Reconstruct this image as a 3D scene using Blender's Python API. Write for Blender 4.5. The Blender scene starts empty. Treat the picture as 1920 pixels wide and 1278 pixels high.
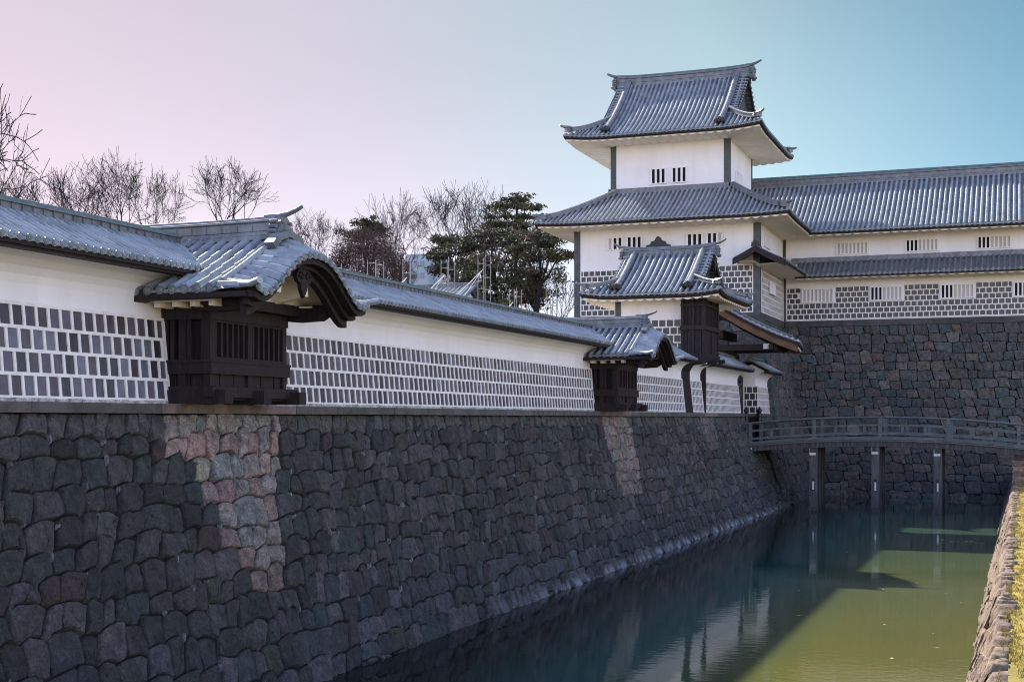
import bpy, math, random
from mathutils import Vector as V, Matrix, noise
sc = bpy.context.scene
C = sc.collection
PI = math.pi
# ---------------------------------------------------------------- camera
A = math.radians(20.75)
cam = bpy.data.cameras.new('camera'); co = bpy.data.objects.new('camera', cam); C.objects.link(co)
cam.sensor_width = 36; cam.lens = 36 * 2520 / 1920; cam.shift_y = 145 / 1920
cam.clip_start = .1; cam.clip_end = 5000
co.location = (0, 0, 0); co.rotation_euler = (PI / 2, 0, A)
sc.camera = co
# ---------------------------------------------------------------- sky and sun
SUN_EL, SUN_AZ = math.radians(34.8), math.radians(54)     # azimuth: from +Y towards -X
w = bpy.data.worlds.new('World'); sc.world = w; w.use_nodes = True
nt = w.node_tree; nt.nodes.clear()
out = nt.nodes.new('ShaderNodeOutputWorld'); bg = nt.nodes.new('ShaderNodeBackground')
sky = nt.nodes.new('ShaderNodeTexSky'); sky.sky_type = 'NISHITA'; sky.sun_disc = False
sky.sun_elevation = SUN_EL; sky.sun_rotation = -SUN_AZ
sky.air_density = 1.0; sky.dust_density = .35; sky.ozone_density = 1.6; sky.altitude = 50
tc = nt.nodes.new('ShaderNodeTexCoord')
dp = nt.nodes.new('ShaderNodeVectorMath'); dp.operation = 'DOT_PRODUCT'; dp.inputs[1].default_value = (math.cos(A), math.sin(A), .45)
mr = nt.nodes.new('ShaderNodeMapRange'); mr.inputs[1].default_value = -.35; mr.inputs[2].default_value = .50
ramp = nt.nodes.new('ShaderNodeValToRGB')
ramp.color_ramp.elements[0].color = (.338, .268, .312, 1); ramp.color_ramp.elements[1].color = (.145, .315, .455, 1)
e = ramp.color_ramp.elements.new(.40); e.color = (.362, .342, .402, 1); e = ramp.color_ramp.elements.new(.72); e.color = (.305, .43, .485, 1)
mx = nt.nodes.new('ShaderNodeMix'); mx.data_type = 'RGBA'; mx.blend_type = 'MULTIPLY'; mx.inputs[0].default_value = 1
nt.links.new(tc.outputs['Generated'], dp.inputs[0]); nt.links.new(dp.outputs['Value'], mr.inputs[0])
nt.links.new(mr.outputs[0], ramp.inputs[0]); bw = nt.nodes.new('ShaderNodeRGBToBW'); nt.links.new(sky.outputs[0], bw.inputs[0]); nt.links.new(bw.outputs[0], mx.inputs[6]); nt.links.new(ramp.outputs[0], mx.inputs[7])
# behind the viewer, the sky is brightened and warmed to light the shaded walls
bd = nt.nodes.new('ShaderNodeVectorMath'); bd.operation = 'DOT_PRODUCT'; bd.inputs[1].default_value = (-math.sin(A), math.cos(A), 0)
bm = nt.nodes.new('ShaderNodeMapRange'); bm.inputs[1].default_value = .75; bm.inputs[2].default_value = .0
m2 = nt.nodes.new('ShaderNodeMix'); m2.data_type = 'RGBA'
m3 = nt.nodes.new('ShaderNodeMix'); m3.data_type = 'RGBA'; m3.blend_type = 'MULTIPLY'; m3.inputs[0].default_value = 1; m3.inputs[7].default_value = (1.62, 1.28, 1.30, 1)
nt.links.new(tc.outputs['Generated'], bd.inputs[0]); nt.links.new(bd.outputs['Value'], bm.inputs[0]); nt.links.new(bm.outputs[0], m2.inputs[0])
nt.links.new(sky.outputs[0], m3.inputs[6]); nt.links.new(mx.outputs[2], m2.inputs[6]); nt.links.new(m3.outputs[2], m2.inputs[7])
hz_ = nt.nodes.new('ShaderNodeTexNoise'); hz_.inputs['Scale'].default_value = 1.6; hz_.inputs['Detail'].default_value = 3
hm = nt.nodes.new('ShaderNodeMapping'); hm.inputs['Scale'].default_value = (1, 1, 4); nt.links.new(tc.outputs['Generated'], hm.inputs[0]); nt.links.new(hm.outputs[0], hz_.inputs['Vector'])
hr = nt.nodes.new('ShaderNodeMapRange'); hr.inputs[1].default_value = .3; hr.inputs[2].default_value = .7; hr.inputs[3].default_value = .97; hr.inputs[4].default_value = 1.05; nt.links.new(hz_.outputs['Fac'], hr.inputs[0])
hs_ = nt.nodes.new('ShaderNodeVectorMath'); hs_.operation = 'SCALE'; nt.links.new(m2.outputs[2], hs_.inputs[0]); nt.links.new(hr.outputs[0], hs_.inputs['Scale'])
nt.links.new(hs_.outputs[0], bg.inputs[0]); bg.inputs[1].default_value = .14
nt.links.new(bg.outputs[0], out.inputs[0])
sl = bpy.data.lights.new('sun', 'SUN'); sl.energy = 5.0; sl.angle = math.radians(1.0); sl.color = (1, .93, .82)
so = bpy.data.objects.new('sun', sl); C.objects.link(so)
sd = V((-math.sin(SUN_AZ) * math.cos(SUN_EL), math.cos(SUN_AZ) * math.cos(SUN_EL), math.sin(SUN_EL)))
so.rotation_euler = sd.to_track_quat('Z', 'Y').to_euler(); so.location = sd * 60
sc.view_settings.view_transform = 'Standard'; sc.view_settings.look = 'None'; sc.view_settings.gamma = 1
sc.view_settings.exposure = 1.25; sc.view_settings.use_curve_mapping = False
sc.render.engine = 'CYCLES'; sc.cycles.filter_width = 1.0

# ---------------------------------------------------------------- materials
def mat(name, col, rough=.7, metal=0., col2=None, scale=3., bump=0., bscale=None, attr=False, streak=None, spec=None, stretch=None, mixlo=.35, mixhi=.65, detail=6):
    m = bpy.data.materials.new(name); m.use_nodes = True; t = m.node_tree; N = t.nodes; L = t.links
    b = N['Principled BSDF']; b.inputs['Roughness'].default_value = rough; b.inputs['Metallic'].default_value = metal
    if spec is not None: b.inputs['Specular IOR Level'].default_value = spec
    geo = N.new('ShaderNodeNewGeometry'); vec = geo.outputs['Position']
    if stretch:
        mp = N.new('ShaderNodeMapping'); mp.inputs['Scale'].default_value = stretch; L.new(vec, mp.inputs[0]); vs = mp.outputs[0]
    else: vs = vec
    nz = N.new('ShaderNodeTexNoise'); nz.inputs['Scale'].default_value = scale; nz.inputs['Detail'].default_value = detail; nz.inputs['Roughness'].default_value = .65
    L.new(vs, nz.inputs['Vector'])
    r = N.new('ShaderNodeMapRange'); r.inputs[1].default_value = mixlo; r.inputs[2].default_value = mixhi; L.new(nz.outputs['Fac'], r.inputs[0])
    mix = N.new('ShaderNodeMix'); mix.data_type = 'RGBA'; L.new(r.outputs[0], mix.inputs[0])
    c2 = col2 or tuple(x * .75 for x in col)
    if attr:
        at = N.new('ShaderNodeVertexColor'); at.layer_name = 'Col'
        for k, cc in ((6, col), (7, c2)):
            mm = N.new('ShaderNodeMix'); mm.data_type = 'RGBA'; mm.blend_type = 'MULTIPLY'; mm.inputs[0].default_value = 1
            L.new(at.outputs[0], mm.inputs[6]); mm.inputs[7].default_value = (*cc, 1); L.new(mm.outputs[2], mix.inputs[k])
    else:
        mix.inputs[6].default_value = (*col, 1); mix.inputs[7].default_value = (*c2, 1)
    last = mix.outputs[2]
    if streak:      # vertical run-off stains: (colour, strength, scale)
        mp = N.new('ShaderNodeMapping'); mp.inputs['Scale'].default_value = (1, 1, .08); L.new(vec, mp.inputs[0])
        n2 = N.new('ShaderNodeTexNoise'); n2.inputs['Scale'].default_value = streak[2]; n2.inputs['Detail'].default_value = 5; L.new(mp.outputs[0], n2.inputs['Vector'])
        r2 = N.new('ShaderNodeMapRange'); r2.inputs[1].default_value = .48; r2.inputs[2].default_value = .75; r2.inputs[4].default_value = streak[1]; L.new(n2.outputs['Fac'], r2.inputs[0])
        m2 = N.new('ShaderNodeMix'); m2.data_type = 'RGBA'; L.new(r2.outputs[0], m2.inputs[0]); L.new(last, m2.inputs[6]); m2.inputs[7].default_value = (*streak[0], 1); last = m2.outputs[2]
    L.new(last, b.inputs['Base Color'])
    if bump:
        nb = N.new('ShaderNodeTexNoise'); nb.inputs['Scale'].default_value = bscale or scale * 4; nb.inputs['Detail'].default_value = 8; nb.inputs['Roughness'].default_value = .7
        L.new(vs, nb.inputs['Vector'])
        bp = N.new('ShaderNodeBump'); bp.inputs['Strength'].default_value = 1; bp.inputs['Distance'].default_value = bump
        L.new(nb.outputs['Fac'], bp.inputs['Height']); L.new(bp.outputs[0], b.inputs['Normal'])
    m['out'] = 1
    return m, b, N, L, last

M = {}
def mk(key, *a, **k): M[key] = mat(key, *a, **k)[0]
mk('roof_tile', (.33, .375, .41), .32, .2, (.21, .24, .27), 2.2, .0015, 30, streak=((.36, .37, .42), .5, 5), attr=True)
mk('ridge_tile', (.19, .21, .235), .45, .15, (.10, .11, .13), 3, .006, 18, streak=((.07, .08, .08), .6, 6))
mk('copper_green', (.10, .20, .19), .6, .2, (.10, .13, .13), 5)
mk('plaster', (.80, .80, .85), .75, 0, (.73, .72, .75), .55, .004, 8, streak=((.52, .50, .48), .17, 2.6))
mk('soffit_plaster', (.80, .74, .66), .8, 0, (.72, .66, .58), 1.2, .003, 10)
mk('joint_plaster', (.80, .79, .78), .7, 0, (.66, .65, .64), 6, .004, 30)
mk('mossy_plaster', (.62, .61, .58), .85, 0, (.13, .13, .11), 9, .012, 30)
mk('wall_tile', (1, 1, 1), .33, 0, (.62, .62, .66), 6, .002, 20, attr=True, streak=((.13, .12, .16), .5, 9))
mk('dark_wood', (.029, .021, .024), .6, 0, (.011, .008, .010), 4, .004, 30, stretch=(6, 6, .7), spec=.22)
mk('warm_wood', (.15, .075, .042), .7, 0, (.07, .038, .024), 3, .004, 20)
mk('bridge_wood', (.125, .145, .142), .75, 0, (.05, .062, .066), 3, .008, 22, stretch=(.7, 5, 5))
mk('pier_wood', (.055, .05, .052), .7, 0, (.022, .02, .022), 3, .01, 18, stretch=(5, 5, .5), streak=((.22, .23, .24), .35, 8))
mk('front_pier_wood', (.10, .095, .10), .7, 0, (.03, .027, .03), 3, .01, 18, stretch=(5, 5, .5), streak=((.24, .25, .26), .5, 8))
mk('black_iron', (.012, .014, .016), .4, .3)
mk('lead_plate', (.075, .085, .095), .5, .2, (.045, .05, .06), 3, .004, 12)
mk('white_paint', (.72, .72, .74), .6)
mk('interior', (.004, .004, .005), .9)
mk('shutter', (.50, .47, .44), .7, 0, (.42, .40, .38), 3)
mk('mortar', (.010, .010, .011), .95, 0, (.004, .004, .004), 3)
mk('cap_stone', (.135, .125, .125), .85, 0, (.06, .06, .055), 2.5, .02, 14, attr=True)
mk('bank_stone', (.30, .225, .175), .9, 0, (.12, .085, .065), 5, .05, 14, attr=True)
mk('grass', (.38, .27, .035), .9, 0, (.21, .17, .03), 3, .03, 30, stretch=(1, .5, 1))
mk('earth', (.16, .13, .09), .95, 0, (.10, .09, .05), 1.5, .03, 8)
mk('bark', (.032, .028, .029), .9, 0, (.018, .016, .018), 4, spec=.15)
mk('pale_bark', (.06, .05, .05), .9, 0, (.03, .026, .028), 4, spec=.15)
mk('twig', (.028, .027, .030), .95, spec=.1)
mk('needle', (.062, .072, .026), .8, 0, (.045, .045, .025), .8, attr=True)
mk('bush_leaf', (.105, .058, .050), .8, 0, (.06, .038, .036), .8, attr=True)
mk('steel', (.25, .25, .26), .5, .4)
mk('pale_concrete', (.30, .36, .44), .8, 0, (.26, .32, .40), .2)
mk('window_glass', (.16, .20, .26), .15)
mk('dry_leaf', (.45, .38, .20), .8)

# stone of the ramparts: per-stone colour, mottled, rough
def stone_mat(key, bump, bscale):
    m, b, N, L, last = mat(key, (1.34, 1.35, 1.29), .88, 0, (.38, .385, .37), 5.5, bump, bscale, attr=True, mixlo=.32, mixhi=.68, detail=12)
    geo = N.new('ShaderNodeNewGeometry'); sp = N.new('ShaderNodeSeparateXYZ'); L.new(geo.outputs['Position'], sp.inputs[0])
    # noise-broken pale band just above the water, from mid-moat onward
    a = N.new('ShaderNodeMapRange'); a.inputs[1].default_value = -4.14; a.inputs[2].default_value = -4.34; L.new(sp.outputs['Z'], a.inputs[0])
    c = N.new('ShaderNodeMapRange'); c.inputs[1].default_value = 27; c.inputs[2].default_value = 36; L.new(sp.outputs['Y'], c.inputs[0])
    c2_ = N.new('ShaderNodeMapRange'); c2_.inputs[1].default_value = 72; c2_.inputs[2].default_value = 62; L.new(sp.outputs['Y'], c2_.inputs[0])
    cm_ = N.new('ShaderNodeMath'); cm_.operation = 'MULTIPLY'; L.new(c.outputs[0], cm_.inputs[0]); L.new(c2_.outputs[0], cm_.inputs[1]); c = cm_
    n = N.new('ShaderNodeTexNoise'); n.inputs['Scale'].default_value = 2.2; n.inputs['Detail'].default_value = 8
    mp = N.new('ShaderNodeMapping'); mp.inputs['Scale'].default_value = (1, 1, .5); L.new(geo.outputs['Position'], mp.inputs[0]); L.new(mp.outputs[0], n.inputs['Vector'])
    r = N.new('ShaderNodeMapRange'); r.inputs[1].default_value = .44; r.inputs[2].default_value = .62; L.new(n.outputs['Fac'], r.inputs[0])
    p = N.new('ShaderNodeMath'); p.operation = 'MULTIPLY'; L.new(a.outputs[0], p.inputs[0]); L.new(c.outputs[0], p.inputs[1])
    q = N.new('ShaderNodeMath'); q.operation = 'MULTIPLY'; L.new(p.outputs[0], q.inputs[0]); L.new(r.outputs[0], q.inputs[1])
    mx = N.new('ShaderNodeMix'); mx.data_type = 'RGBA'; L.new(q.outputs[0], mx.inputs[0]); L.new(last, mx.inputs[6]); mx.inputs[7].default_value = (.30, .33, .36, 1)
    # grain: pale and dark flecks
    fl = N.new('ShaderNodeTexNoise'); fl.inputs['Scale'].default_value = 26; fl.inputs['Detail'].default_value = 6; fl.inputs['Roughness'].default_value = .8; L.new(geo.outputs['Position'], fl.inputs['Vector'])
    fr_ = N.new('ShaderNodeMapRange'); fr_.inputs[1].default_value = .36; fr_.inputs[2].default_value = .68; fr_.inputs[3].default_value = .45; fr_.inputs[4].default_value = 1.75; L.new(fl.outputs['Fac'], fr_.inputs[0])
    fm = N.new('ShaderNodeVectorMath'); fm.operation = 'SCALE'; L.new(mx.outputs[2], fm.inputs[0]); L.new(fr_.outputs[0], fm.inputs['Scale'])
    L.new(fm.outputs[0], b.inputs['Base Color']); M[key] = m
stone_mat('rampart_stone', .09, 7)
# water: murky green body under a rippled mirror surface
def water_mat():
    m = bpy.data.materials.new('moat_water'); m.use_nodes = True; t = m.node_tree; N = t.nodes; L = t.links; b = N['Principled BSDF']
    b.inputs['Roughness'].default_value = .015; b.inputs['IOR'].default_value = 1.33
    geo = N.new('ShaderNodeNewGeometry')
    n = N.new('ShaderNodeTexNoise'); n.inputs['Scale'].default_value = .22; n.inputs['Detail'].default_value = 4; L.new(geo.outputs['Position'], n.inputs['Vector'])
    mx = N.new('ShaderNodeMix'); mx.data_type = 'RGBA'; L.new(n.outputs['Fac'], mx.inputs[0]); mx.inputs[6].default_value = (.080, .090, .026, 1); mx.inputs[7].default_value = (.138, .120, .026, 1)
    sx = N.new('ShaderNodeSeparateXYZ'); L.new(geo.outputs['Position'], sx.inputs[0])
    # the rampart's shade is put into the colour: darker towards it, olive beyond
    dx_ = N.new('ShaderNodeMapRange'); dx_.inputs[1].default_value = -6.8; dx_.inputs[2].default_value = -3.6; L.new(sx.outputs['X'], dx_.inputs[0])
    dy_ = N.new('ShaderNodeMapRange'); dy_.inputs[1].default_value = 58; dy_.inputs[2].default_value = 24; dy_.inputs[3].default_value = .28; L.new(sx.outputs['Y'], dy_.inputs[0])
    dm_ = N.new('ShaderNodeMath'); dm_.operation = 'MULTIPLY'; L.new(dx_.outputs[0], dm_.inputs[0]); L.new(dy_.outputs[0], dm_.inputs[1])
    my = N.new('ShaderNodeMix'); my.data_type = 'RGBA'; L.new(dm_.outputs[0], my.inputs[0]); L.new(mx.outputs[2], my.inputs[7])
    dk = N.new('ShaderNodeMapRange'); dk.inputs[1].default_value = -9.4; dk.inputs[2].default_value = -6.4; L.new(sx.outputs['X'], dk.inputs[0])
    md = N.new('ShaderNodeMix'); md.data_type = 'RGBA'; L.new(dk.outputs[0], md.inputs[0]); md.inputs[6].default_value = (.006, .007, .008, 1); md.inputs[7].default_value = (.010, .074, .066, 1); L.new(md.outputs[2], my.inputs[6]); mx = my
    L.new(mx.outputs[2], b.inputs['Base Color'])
    mp = N.new('ShaderNodeMapping'); mp.inputs['Scale'].default_value = (1, 1.6, 1); mp.inputs['Rotation'].default_value = (0, 0, .5); L.new(geo.outputs['Position'], mp.inputs[0])
    a = N.new('ShaderNodeTexNoise'); a.inputs['Scale'].default_value = 3.2; a.inputs['Detail'].default_value = 5; L.new(mp.outputs[0], a.inputs['Vector'])
    c = N.new('ShaderNodeTexNoise'); c.inputs['Scale'].default_value = .35; c.inputs['Detail'].default_value = 2; L.new(geo.outputs['Position'], c.inputs['Vector'])
    r = N.new('ShaderNodeMapRange'); r.inputs[1].default_value = .38; r.inputs[2].default_value = .68; r.inputs[3].default_value = .25; L.new(c.outputs['Fac'], r.inputs[0])
    p = N.new('ShaderNodeMath'); p.operation = 'MULTIPLY'; L.new(a.outputs['Fac'], p.inputs[0]); L.new(r.outputs[0], p.inputs[1])
    bp = N.new('ShaderNodeBump'); bp.inputs['Distance'].default_value = .0035; L.new(p.outputs[0], bp.inputs['Height']); L.new(bp.outputs[0], b.inputs['Normal'])
    M['moat_water'] = m
water_mat()

# ---------------------------------------------------------------- mesh builder
Z = V((0, 0, 1)); X = V((1, 0, 0)); Y = V((0, 1, 0))
class MB:
    def __init__(s): s.v = []; s.f = []; s.sm = []; s.c = []; s.col = (1, 1, 1)
    def add(s, vs, fs, smooth=False, col=None):
        n = len(s.v); s.v += [tuple(p) for p in vs]; s.c += [col or s.col] * len(vs)
        for f in fs: s.f.append([i + n for i in f]); s.sm.append(smooth)
    def grid(s, P, smooth=True, col=None):
        r, c = len(P), len(P[0]); vs = [p for row in P for p in row]; fs = []
        for i in range(r - 1):
            for j in range(c - 1):
                a, b, d, e = i * c + j, i * c + j + 1, (i + 1) * c + j + 1, (i + 1) * c + j
                pa, pb, pd, pe = vs[a], vs[b], vs[d], vs[e]
                if (V(pa) - V(pe)).length < 1e-4 and (V(pb) - V(pd)).length < 1e-4: continue
                fs.append((a, b, d, e))
        s.add(vs, fs, smooth, col)
    def obox(s, O, a, b, c, col=None):
        O, a, b, c = V(O), V(a), V(b), V(c)
        vs = [O, O + a, O + a + b, O + b, O + c, O + a + c, O + a + b + c, O + b + c]
        s.add(vs, [(0, 3, 2, 1), (4, 5, 6, 7), (0, 1, 5, 4), (1, 2, 6, 5), (2, 3, 7, 6), (3, 0, 4, 7)], False, col)
    def box(s, x0, x1, y0, y1, z0, z1, col=None): s.obox((x0, y0, z0), (x1 - x0, 0, 0), (0, y1 - y0, 0), (0, 0, z1 - z0), col)
    def sweep(s, pts, prof, smooth=False, up=Z, scale=None, col=None, cap=True):
        pts = [V(p) for p in pts]; n = len(prof); rows = []
        for i, p in enumerate(pts):
            d = (pts[min(i + 1, len(pts) - 1)] - pts[max(i - 1, 0)]).normalized()
            sd_ = d.cross(up)
            if sd_.length < 1e-3: sd_ = d.cross(X)
            sd_.normalize(); u = sd_.cross(d).normalized(); k = scale[i] if scale else 1
            rows.append([p + sd_ * (a * k) + u * (b * k) for a, b in prof])
        s.grid([r + [r[0]] for r in rows], smooth, col)
        if cap:
            s.add(rows[0], [tuple(range(n))], False, col); s.add(rows[-1], [tuple(reversed(range(n)))], False, col)
    def tube(s, p0, p1, r0, r1=None, n=8, cap=True, smooth=True, col=None):
        r1 = r0 if r1 is None else r1
        s.sweep([p0, p1], [(math.cos(2 * PI * i / n), math.sin(2 * PI * i / n)) for i in range(n)], smooth, Z, [r0, r1], col, cap)
    def extrude(s, pts, t, col=None):   # planar polygon pts, thickness vector t
        n = len(pts); t = V(t); a = [V(p) for p in pts]; b = [p + t for p in a]
        s.add(a, [tuple(reversed(range(n)))], False, col); s.add(b, [tuple(range(n))], False, col)
        for i in range(n):
            j = (i + 1) % n; s.add([a[i], a[j], b[j], b[i]], [(0, 1, 2, 3)], False, col)
    def build(s, name, m, parent=None, label=None):
        me = bpy.data.meshes.new(name); off = V(parent['base']) if parent is not None and 'base' in parent else V((0, 0, 0))
        if parent is not None and 'base' not in parent and parent.parent is not None and 'base' in parent.parent: off = V(parent.parent['base'])
        me.from_pydata([(p[0] - off[0], p[1] - off[1], p[2] - off[2]) for p in s.v], [], s.f)
        me.polygons.foreach_set('use_smooth', s.sm)
        ca = me.color_attributes.new('Col', 'FLOAT_COLOR', 'POINT')
        ca.data.foreach_set('color', [k for c in s.c for k in (c[0], c[1], c[2], 1)])
        me.materials.append(M[m]); me.update()
        o = bpy.data.objects.new(name, me); C.objects.link(o)
        if parent is not None: o.parent = parent
        if label: o['label'] = label
        return o
def tag(o, label=None, cat=None, group=None, kind=None):
    if label: o['label'] = label
    if cat: o['category'] = cat
    if group: o['group'] = group
    if kind: o['kind'] = kind
    return o
def thing(name, loc, label, cat, group=None):
    o = bpy.data.objects.new(name, None); C.objects.link(o); o.location = loc; o['base'] = list(loc); return tag(o, label, cat, group)
def copy_tree(o, parent=None):
    c = o.copy(); C.objects.link(c)
    if parent is not None: c.parent = parent
    for ch in [x for x in bpy.data.objects if x.parent == o]: copy_tree(ch, c)
    return c
rnd = random.Random(7)
def lerp(a, b, t): return a + (b - a) * t
def rc(lo=.82, hi=1.1): k = rnd.uniform(lo, hi); return (k, k * rnd.uniform(.97, 1.02), k * rnd.uniform(.97, 1.04))

# ---------------------------------------------------------------- tiled roof slope
def slope(mb, O, U, D, L, zf, dlim, pitch=.26, rr=.065, cs=.34, st=.014, ends=True, u_from=0, rollseg=6, hf=1.5):
    """O: eave corner, U: along eave, D: inward; zf(u,d) absolute height; dlim(u) -> inward limit"""
    U, D = V(U), V(D); O = V(O)
    n = max(1, int(round(L / pitch))); pt = L / n
    def P(u, d, off): d = min(d, dlim(u)); d = max(d, 0); q = O + U * u + D * d; return V((q.x, q.y, zf(u, d) + off))
    for i in range(n):
        uc = (i + .5) * pt
        if uc < u_from: continue
        dm = max(dlim(uc), dlim(uc - pt / 2 + .001), dlim(uc + pt / 2 - .001))
        if dm <= .02: continue
        pan = [(uc - pt / 2 + a * pt, b) for a, b in ((0, -.030), (.12, -.022), (.22, -.004), (.78, -.004), (.88, -.022), (1, -.030))]
        pan = [(min(max(a, 0), L), b) for a, b in pan]
        rol = [(uc - rr * math.cos(PI * k / rollseg), rr * hf * math.sin(PI * k / rollseg)) for k in range(rollseg + 1)]
        rol = [(min(max(a, 0), L), b) for a, b in rol]
        k = 0; off0 = rnd.uniform(-.004, .004)
        while k * cs < dm - .01:
            d0, d1 = k * cs, min((k + 1) * cs, dm); c = c0 = rc()
            s1 = st
            mid = (d0 + d1) / 2
            for prof in (pan, rol):
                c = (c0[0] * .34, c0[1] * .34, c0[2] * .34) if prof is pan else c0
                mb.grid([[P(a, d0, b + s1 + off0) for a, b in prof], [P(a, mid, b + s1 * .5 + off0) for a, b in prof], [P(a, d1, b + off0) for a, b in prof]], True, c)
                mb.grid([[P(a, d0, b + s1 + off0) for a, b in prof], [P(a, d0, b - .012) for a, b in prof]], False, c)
            k += 1
        if ends:
            c = P(uc, 0, 0); cc = c + V((0, 0, rr * .10)); R_ = rr * 1.22; pts = []
            ring = [cc + U * (R_ * math.cos(2 * PI * q / 10)) + Z * (R_ * math.sin(2 * PI * q / 10)) for q in range(10)]
            fr = [p - D * .022 for p in ring]
            mb.add(ring + fr, [(q, (q + 1) % 10, 10 + (q + 1) % 10, 10 + q) for q in range(10)], True, (.5, .5, .5))
            mb.add(fr, [tuple(range(10))], False, (.45, .45, .45)); mb.tube(cc - D * .021, cc - D * .030, R_ * .62, R_ * .5, 8, col=(.6, .6, .6))
            e0, e1 = P(uc - pt / 2, 0, .01) - D * .01, P(min(uc + pt / 2, L), 0, .01) - D * .01
            m_ = (e0 + e1) / 2
            mb.add([e0, e1, e1 - Z * .035, m_ - Z * .065, e0 - Z * .035], [(0, 1, 2, 3, 4)], False, (.8, .8, .8))

def strip(mb, O, U, D, L, zf, d0, d1, z0, z1, step=.5, trim=True):
    """solid band under the eave from d0..d1 inward, z0..z1 below the roof surface"""
    O, U, D = V(O), V(U), V(D); n = max(2, int(L / step)); rows = []
    for i in range(n + 1):
        u = L * i / n
        a = min(max(u, d0), L - d0) if trim else u
        b = min(max(u, d1), L - d1) if trim else u
        def q(uu, d, dz): p = O + U * uu + D * d; return V((p.x, p.y, zf(uu, d) + dz))
        rows.append([q(a, d0, z1), q(a, d0, z0), q(b, d1, z0), q(b, d1, z1), q(a, d0, z1)])
    mb.grid(rows, False); mb.add(rows[0][:4], [(0, 1, 2, 3)]); mb.add(rows[-1][:4], [(3, 2, 1, 0)])

def soffit(mb, O, U, D, L, zf, d0, d1, drop0, zin, pitch=.5, amp=.085, trim=True):
    """plastered scalloped soffit from the eave edge (d0) to the wall (d1, height zin)"""
    O, U, D = V(O), V(U), V(D); n = max(1, int(round(L / pitch))); pt = L / n; rows = []
    for i in range(n):
        for k in range(8):
            u = (i + k / 8) * pt; a = -amp * math.sin(PI * k / 8)
            rows.append((u, a))
    rows.append((L, 0)); P = []; F = []
    for u, a in rows:
        ua = min(max(u, d0), L - d0) if trim else u
        ub = min(max(u, d1), L - d1) if trim else u
        def q(uu, d, z): p = O + U * uu + D * d; return V((p.x, p.y, z))
        ze = zf(ua, d0) - drop0
        P.append([q(ua, d0, ze + .05), q(ua, d0, ze + a), q(lerp(ua, ub, .5), lerp(d0, d1, .5), lerp(ze, zin, .5) + a), q(ub, d1, zin + a)])
    mb.grid(P, False)

RP = [(-.5, 0), (-.5, .16), (-.36, .2), (-.36, .34), (-.40, .36), (-.36, .38), (-.36, .70), (-.52, .74), (-.52, .82), (-.3, .86), (-.22, .96), (0, 1.0), (.22, .96), (.3, .86), (.52, .82), (.52, .74), (.36, .70), (.36, .38), (.40, .36), (.36, .34), (.36, .2), (.5, .16), (.5, 0)]
def ridge(mb, pts, w, h, tip0=0, tip1=0, tipr=None, cap=None):
    mb.sweep(pts, [(a * w, b * h) for a, b in RP])
    for tip, i, j in ((tip0, 0, 1), (tip1, -1, -2)):
        if tip:
            p, d = V(pts[i]), (V(pts[i]) - V(pts[j])).normalized(); r = tipr or w * .24
            P = [p - d * .25 + Z * (h * .97)] + [p + d * (tip * t) + Z * (h * .97 + tip * .24 * t * t + tip * .04 * t) for t in (0, .35, .7, 1)]
            (cap or mb).sweep(P, [(math.cos(2 * PI * q / 8), math.sin(2 * PI * q / 8)) for q in range(8)], True, scale=[r, r, r * .95, r * .85, r * .7])
def oni(mb, c, d, s):
    """ridge-end ornament: scrolled plate facing direction d, size s"""
    c, d = V(c), V(d).normalized(); a = d.cross(Z).normalized()
    half = [(0, -.05), (.30, -.05), (.62, -.12), (.70, .02), (.58, .12), (.46, .14), (.50, .30), (.42, .42), (.30, .46), (.34, .62), (.22, .74), (.10, .82), (0, .92)]
    pts = half + [(-x, y) for x, y in reversed(half[1:-1])]
    mb.extrude([c + a * (x * s) + Z * (y * s) for x, y in pts], d * (s * .28))
    for x, y, r in ((0, .42, .17), (.48, .06, .10), (-.48, .06, .10), (.2, .62, .07), (-.2, .62, .07)):
        p = c + a * (x * s) + Z * (y * s) + d * (s * .28); mb.tube(p - d * .01, p + d * (s * .10), r * s, r * s * .7, 10)
    for k in range(3):
        mb.tube(c + a * (s * (.55 - .04 * k)) + Z * (s * (.3 + .16 * k)) - d * .02, c + a * (s * (.55 - .04 * k)) + Z * (s * (.3 + .16 * k)) + d * (s * .24), s * .075, None, 8)
        mb.tube(c - a * (s * (.55 - .04 * k)) + Z * (s * (.3 + .16 * k)) - d * .02, c - a * (s * (.55 - .04 * k)) + Z * (s * (.3 + .16 * k)) + d * (s * .24), s * .075, None, 8)

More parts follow.
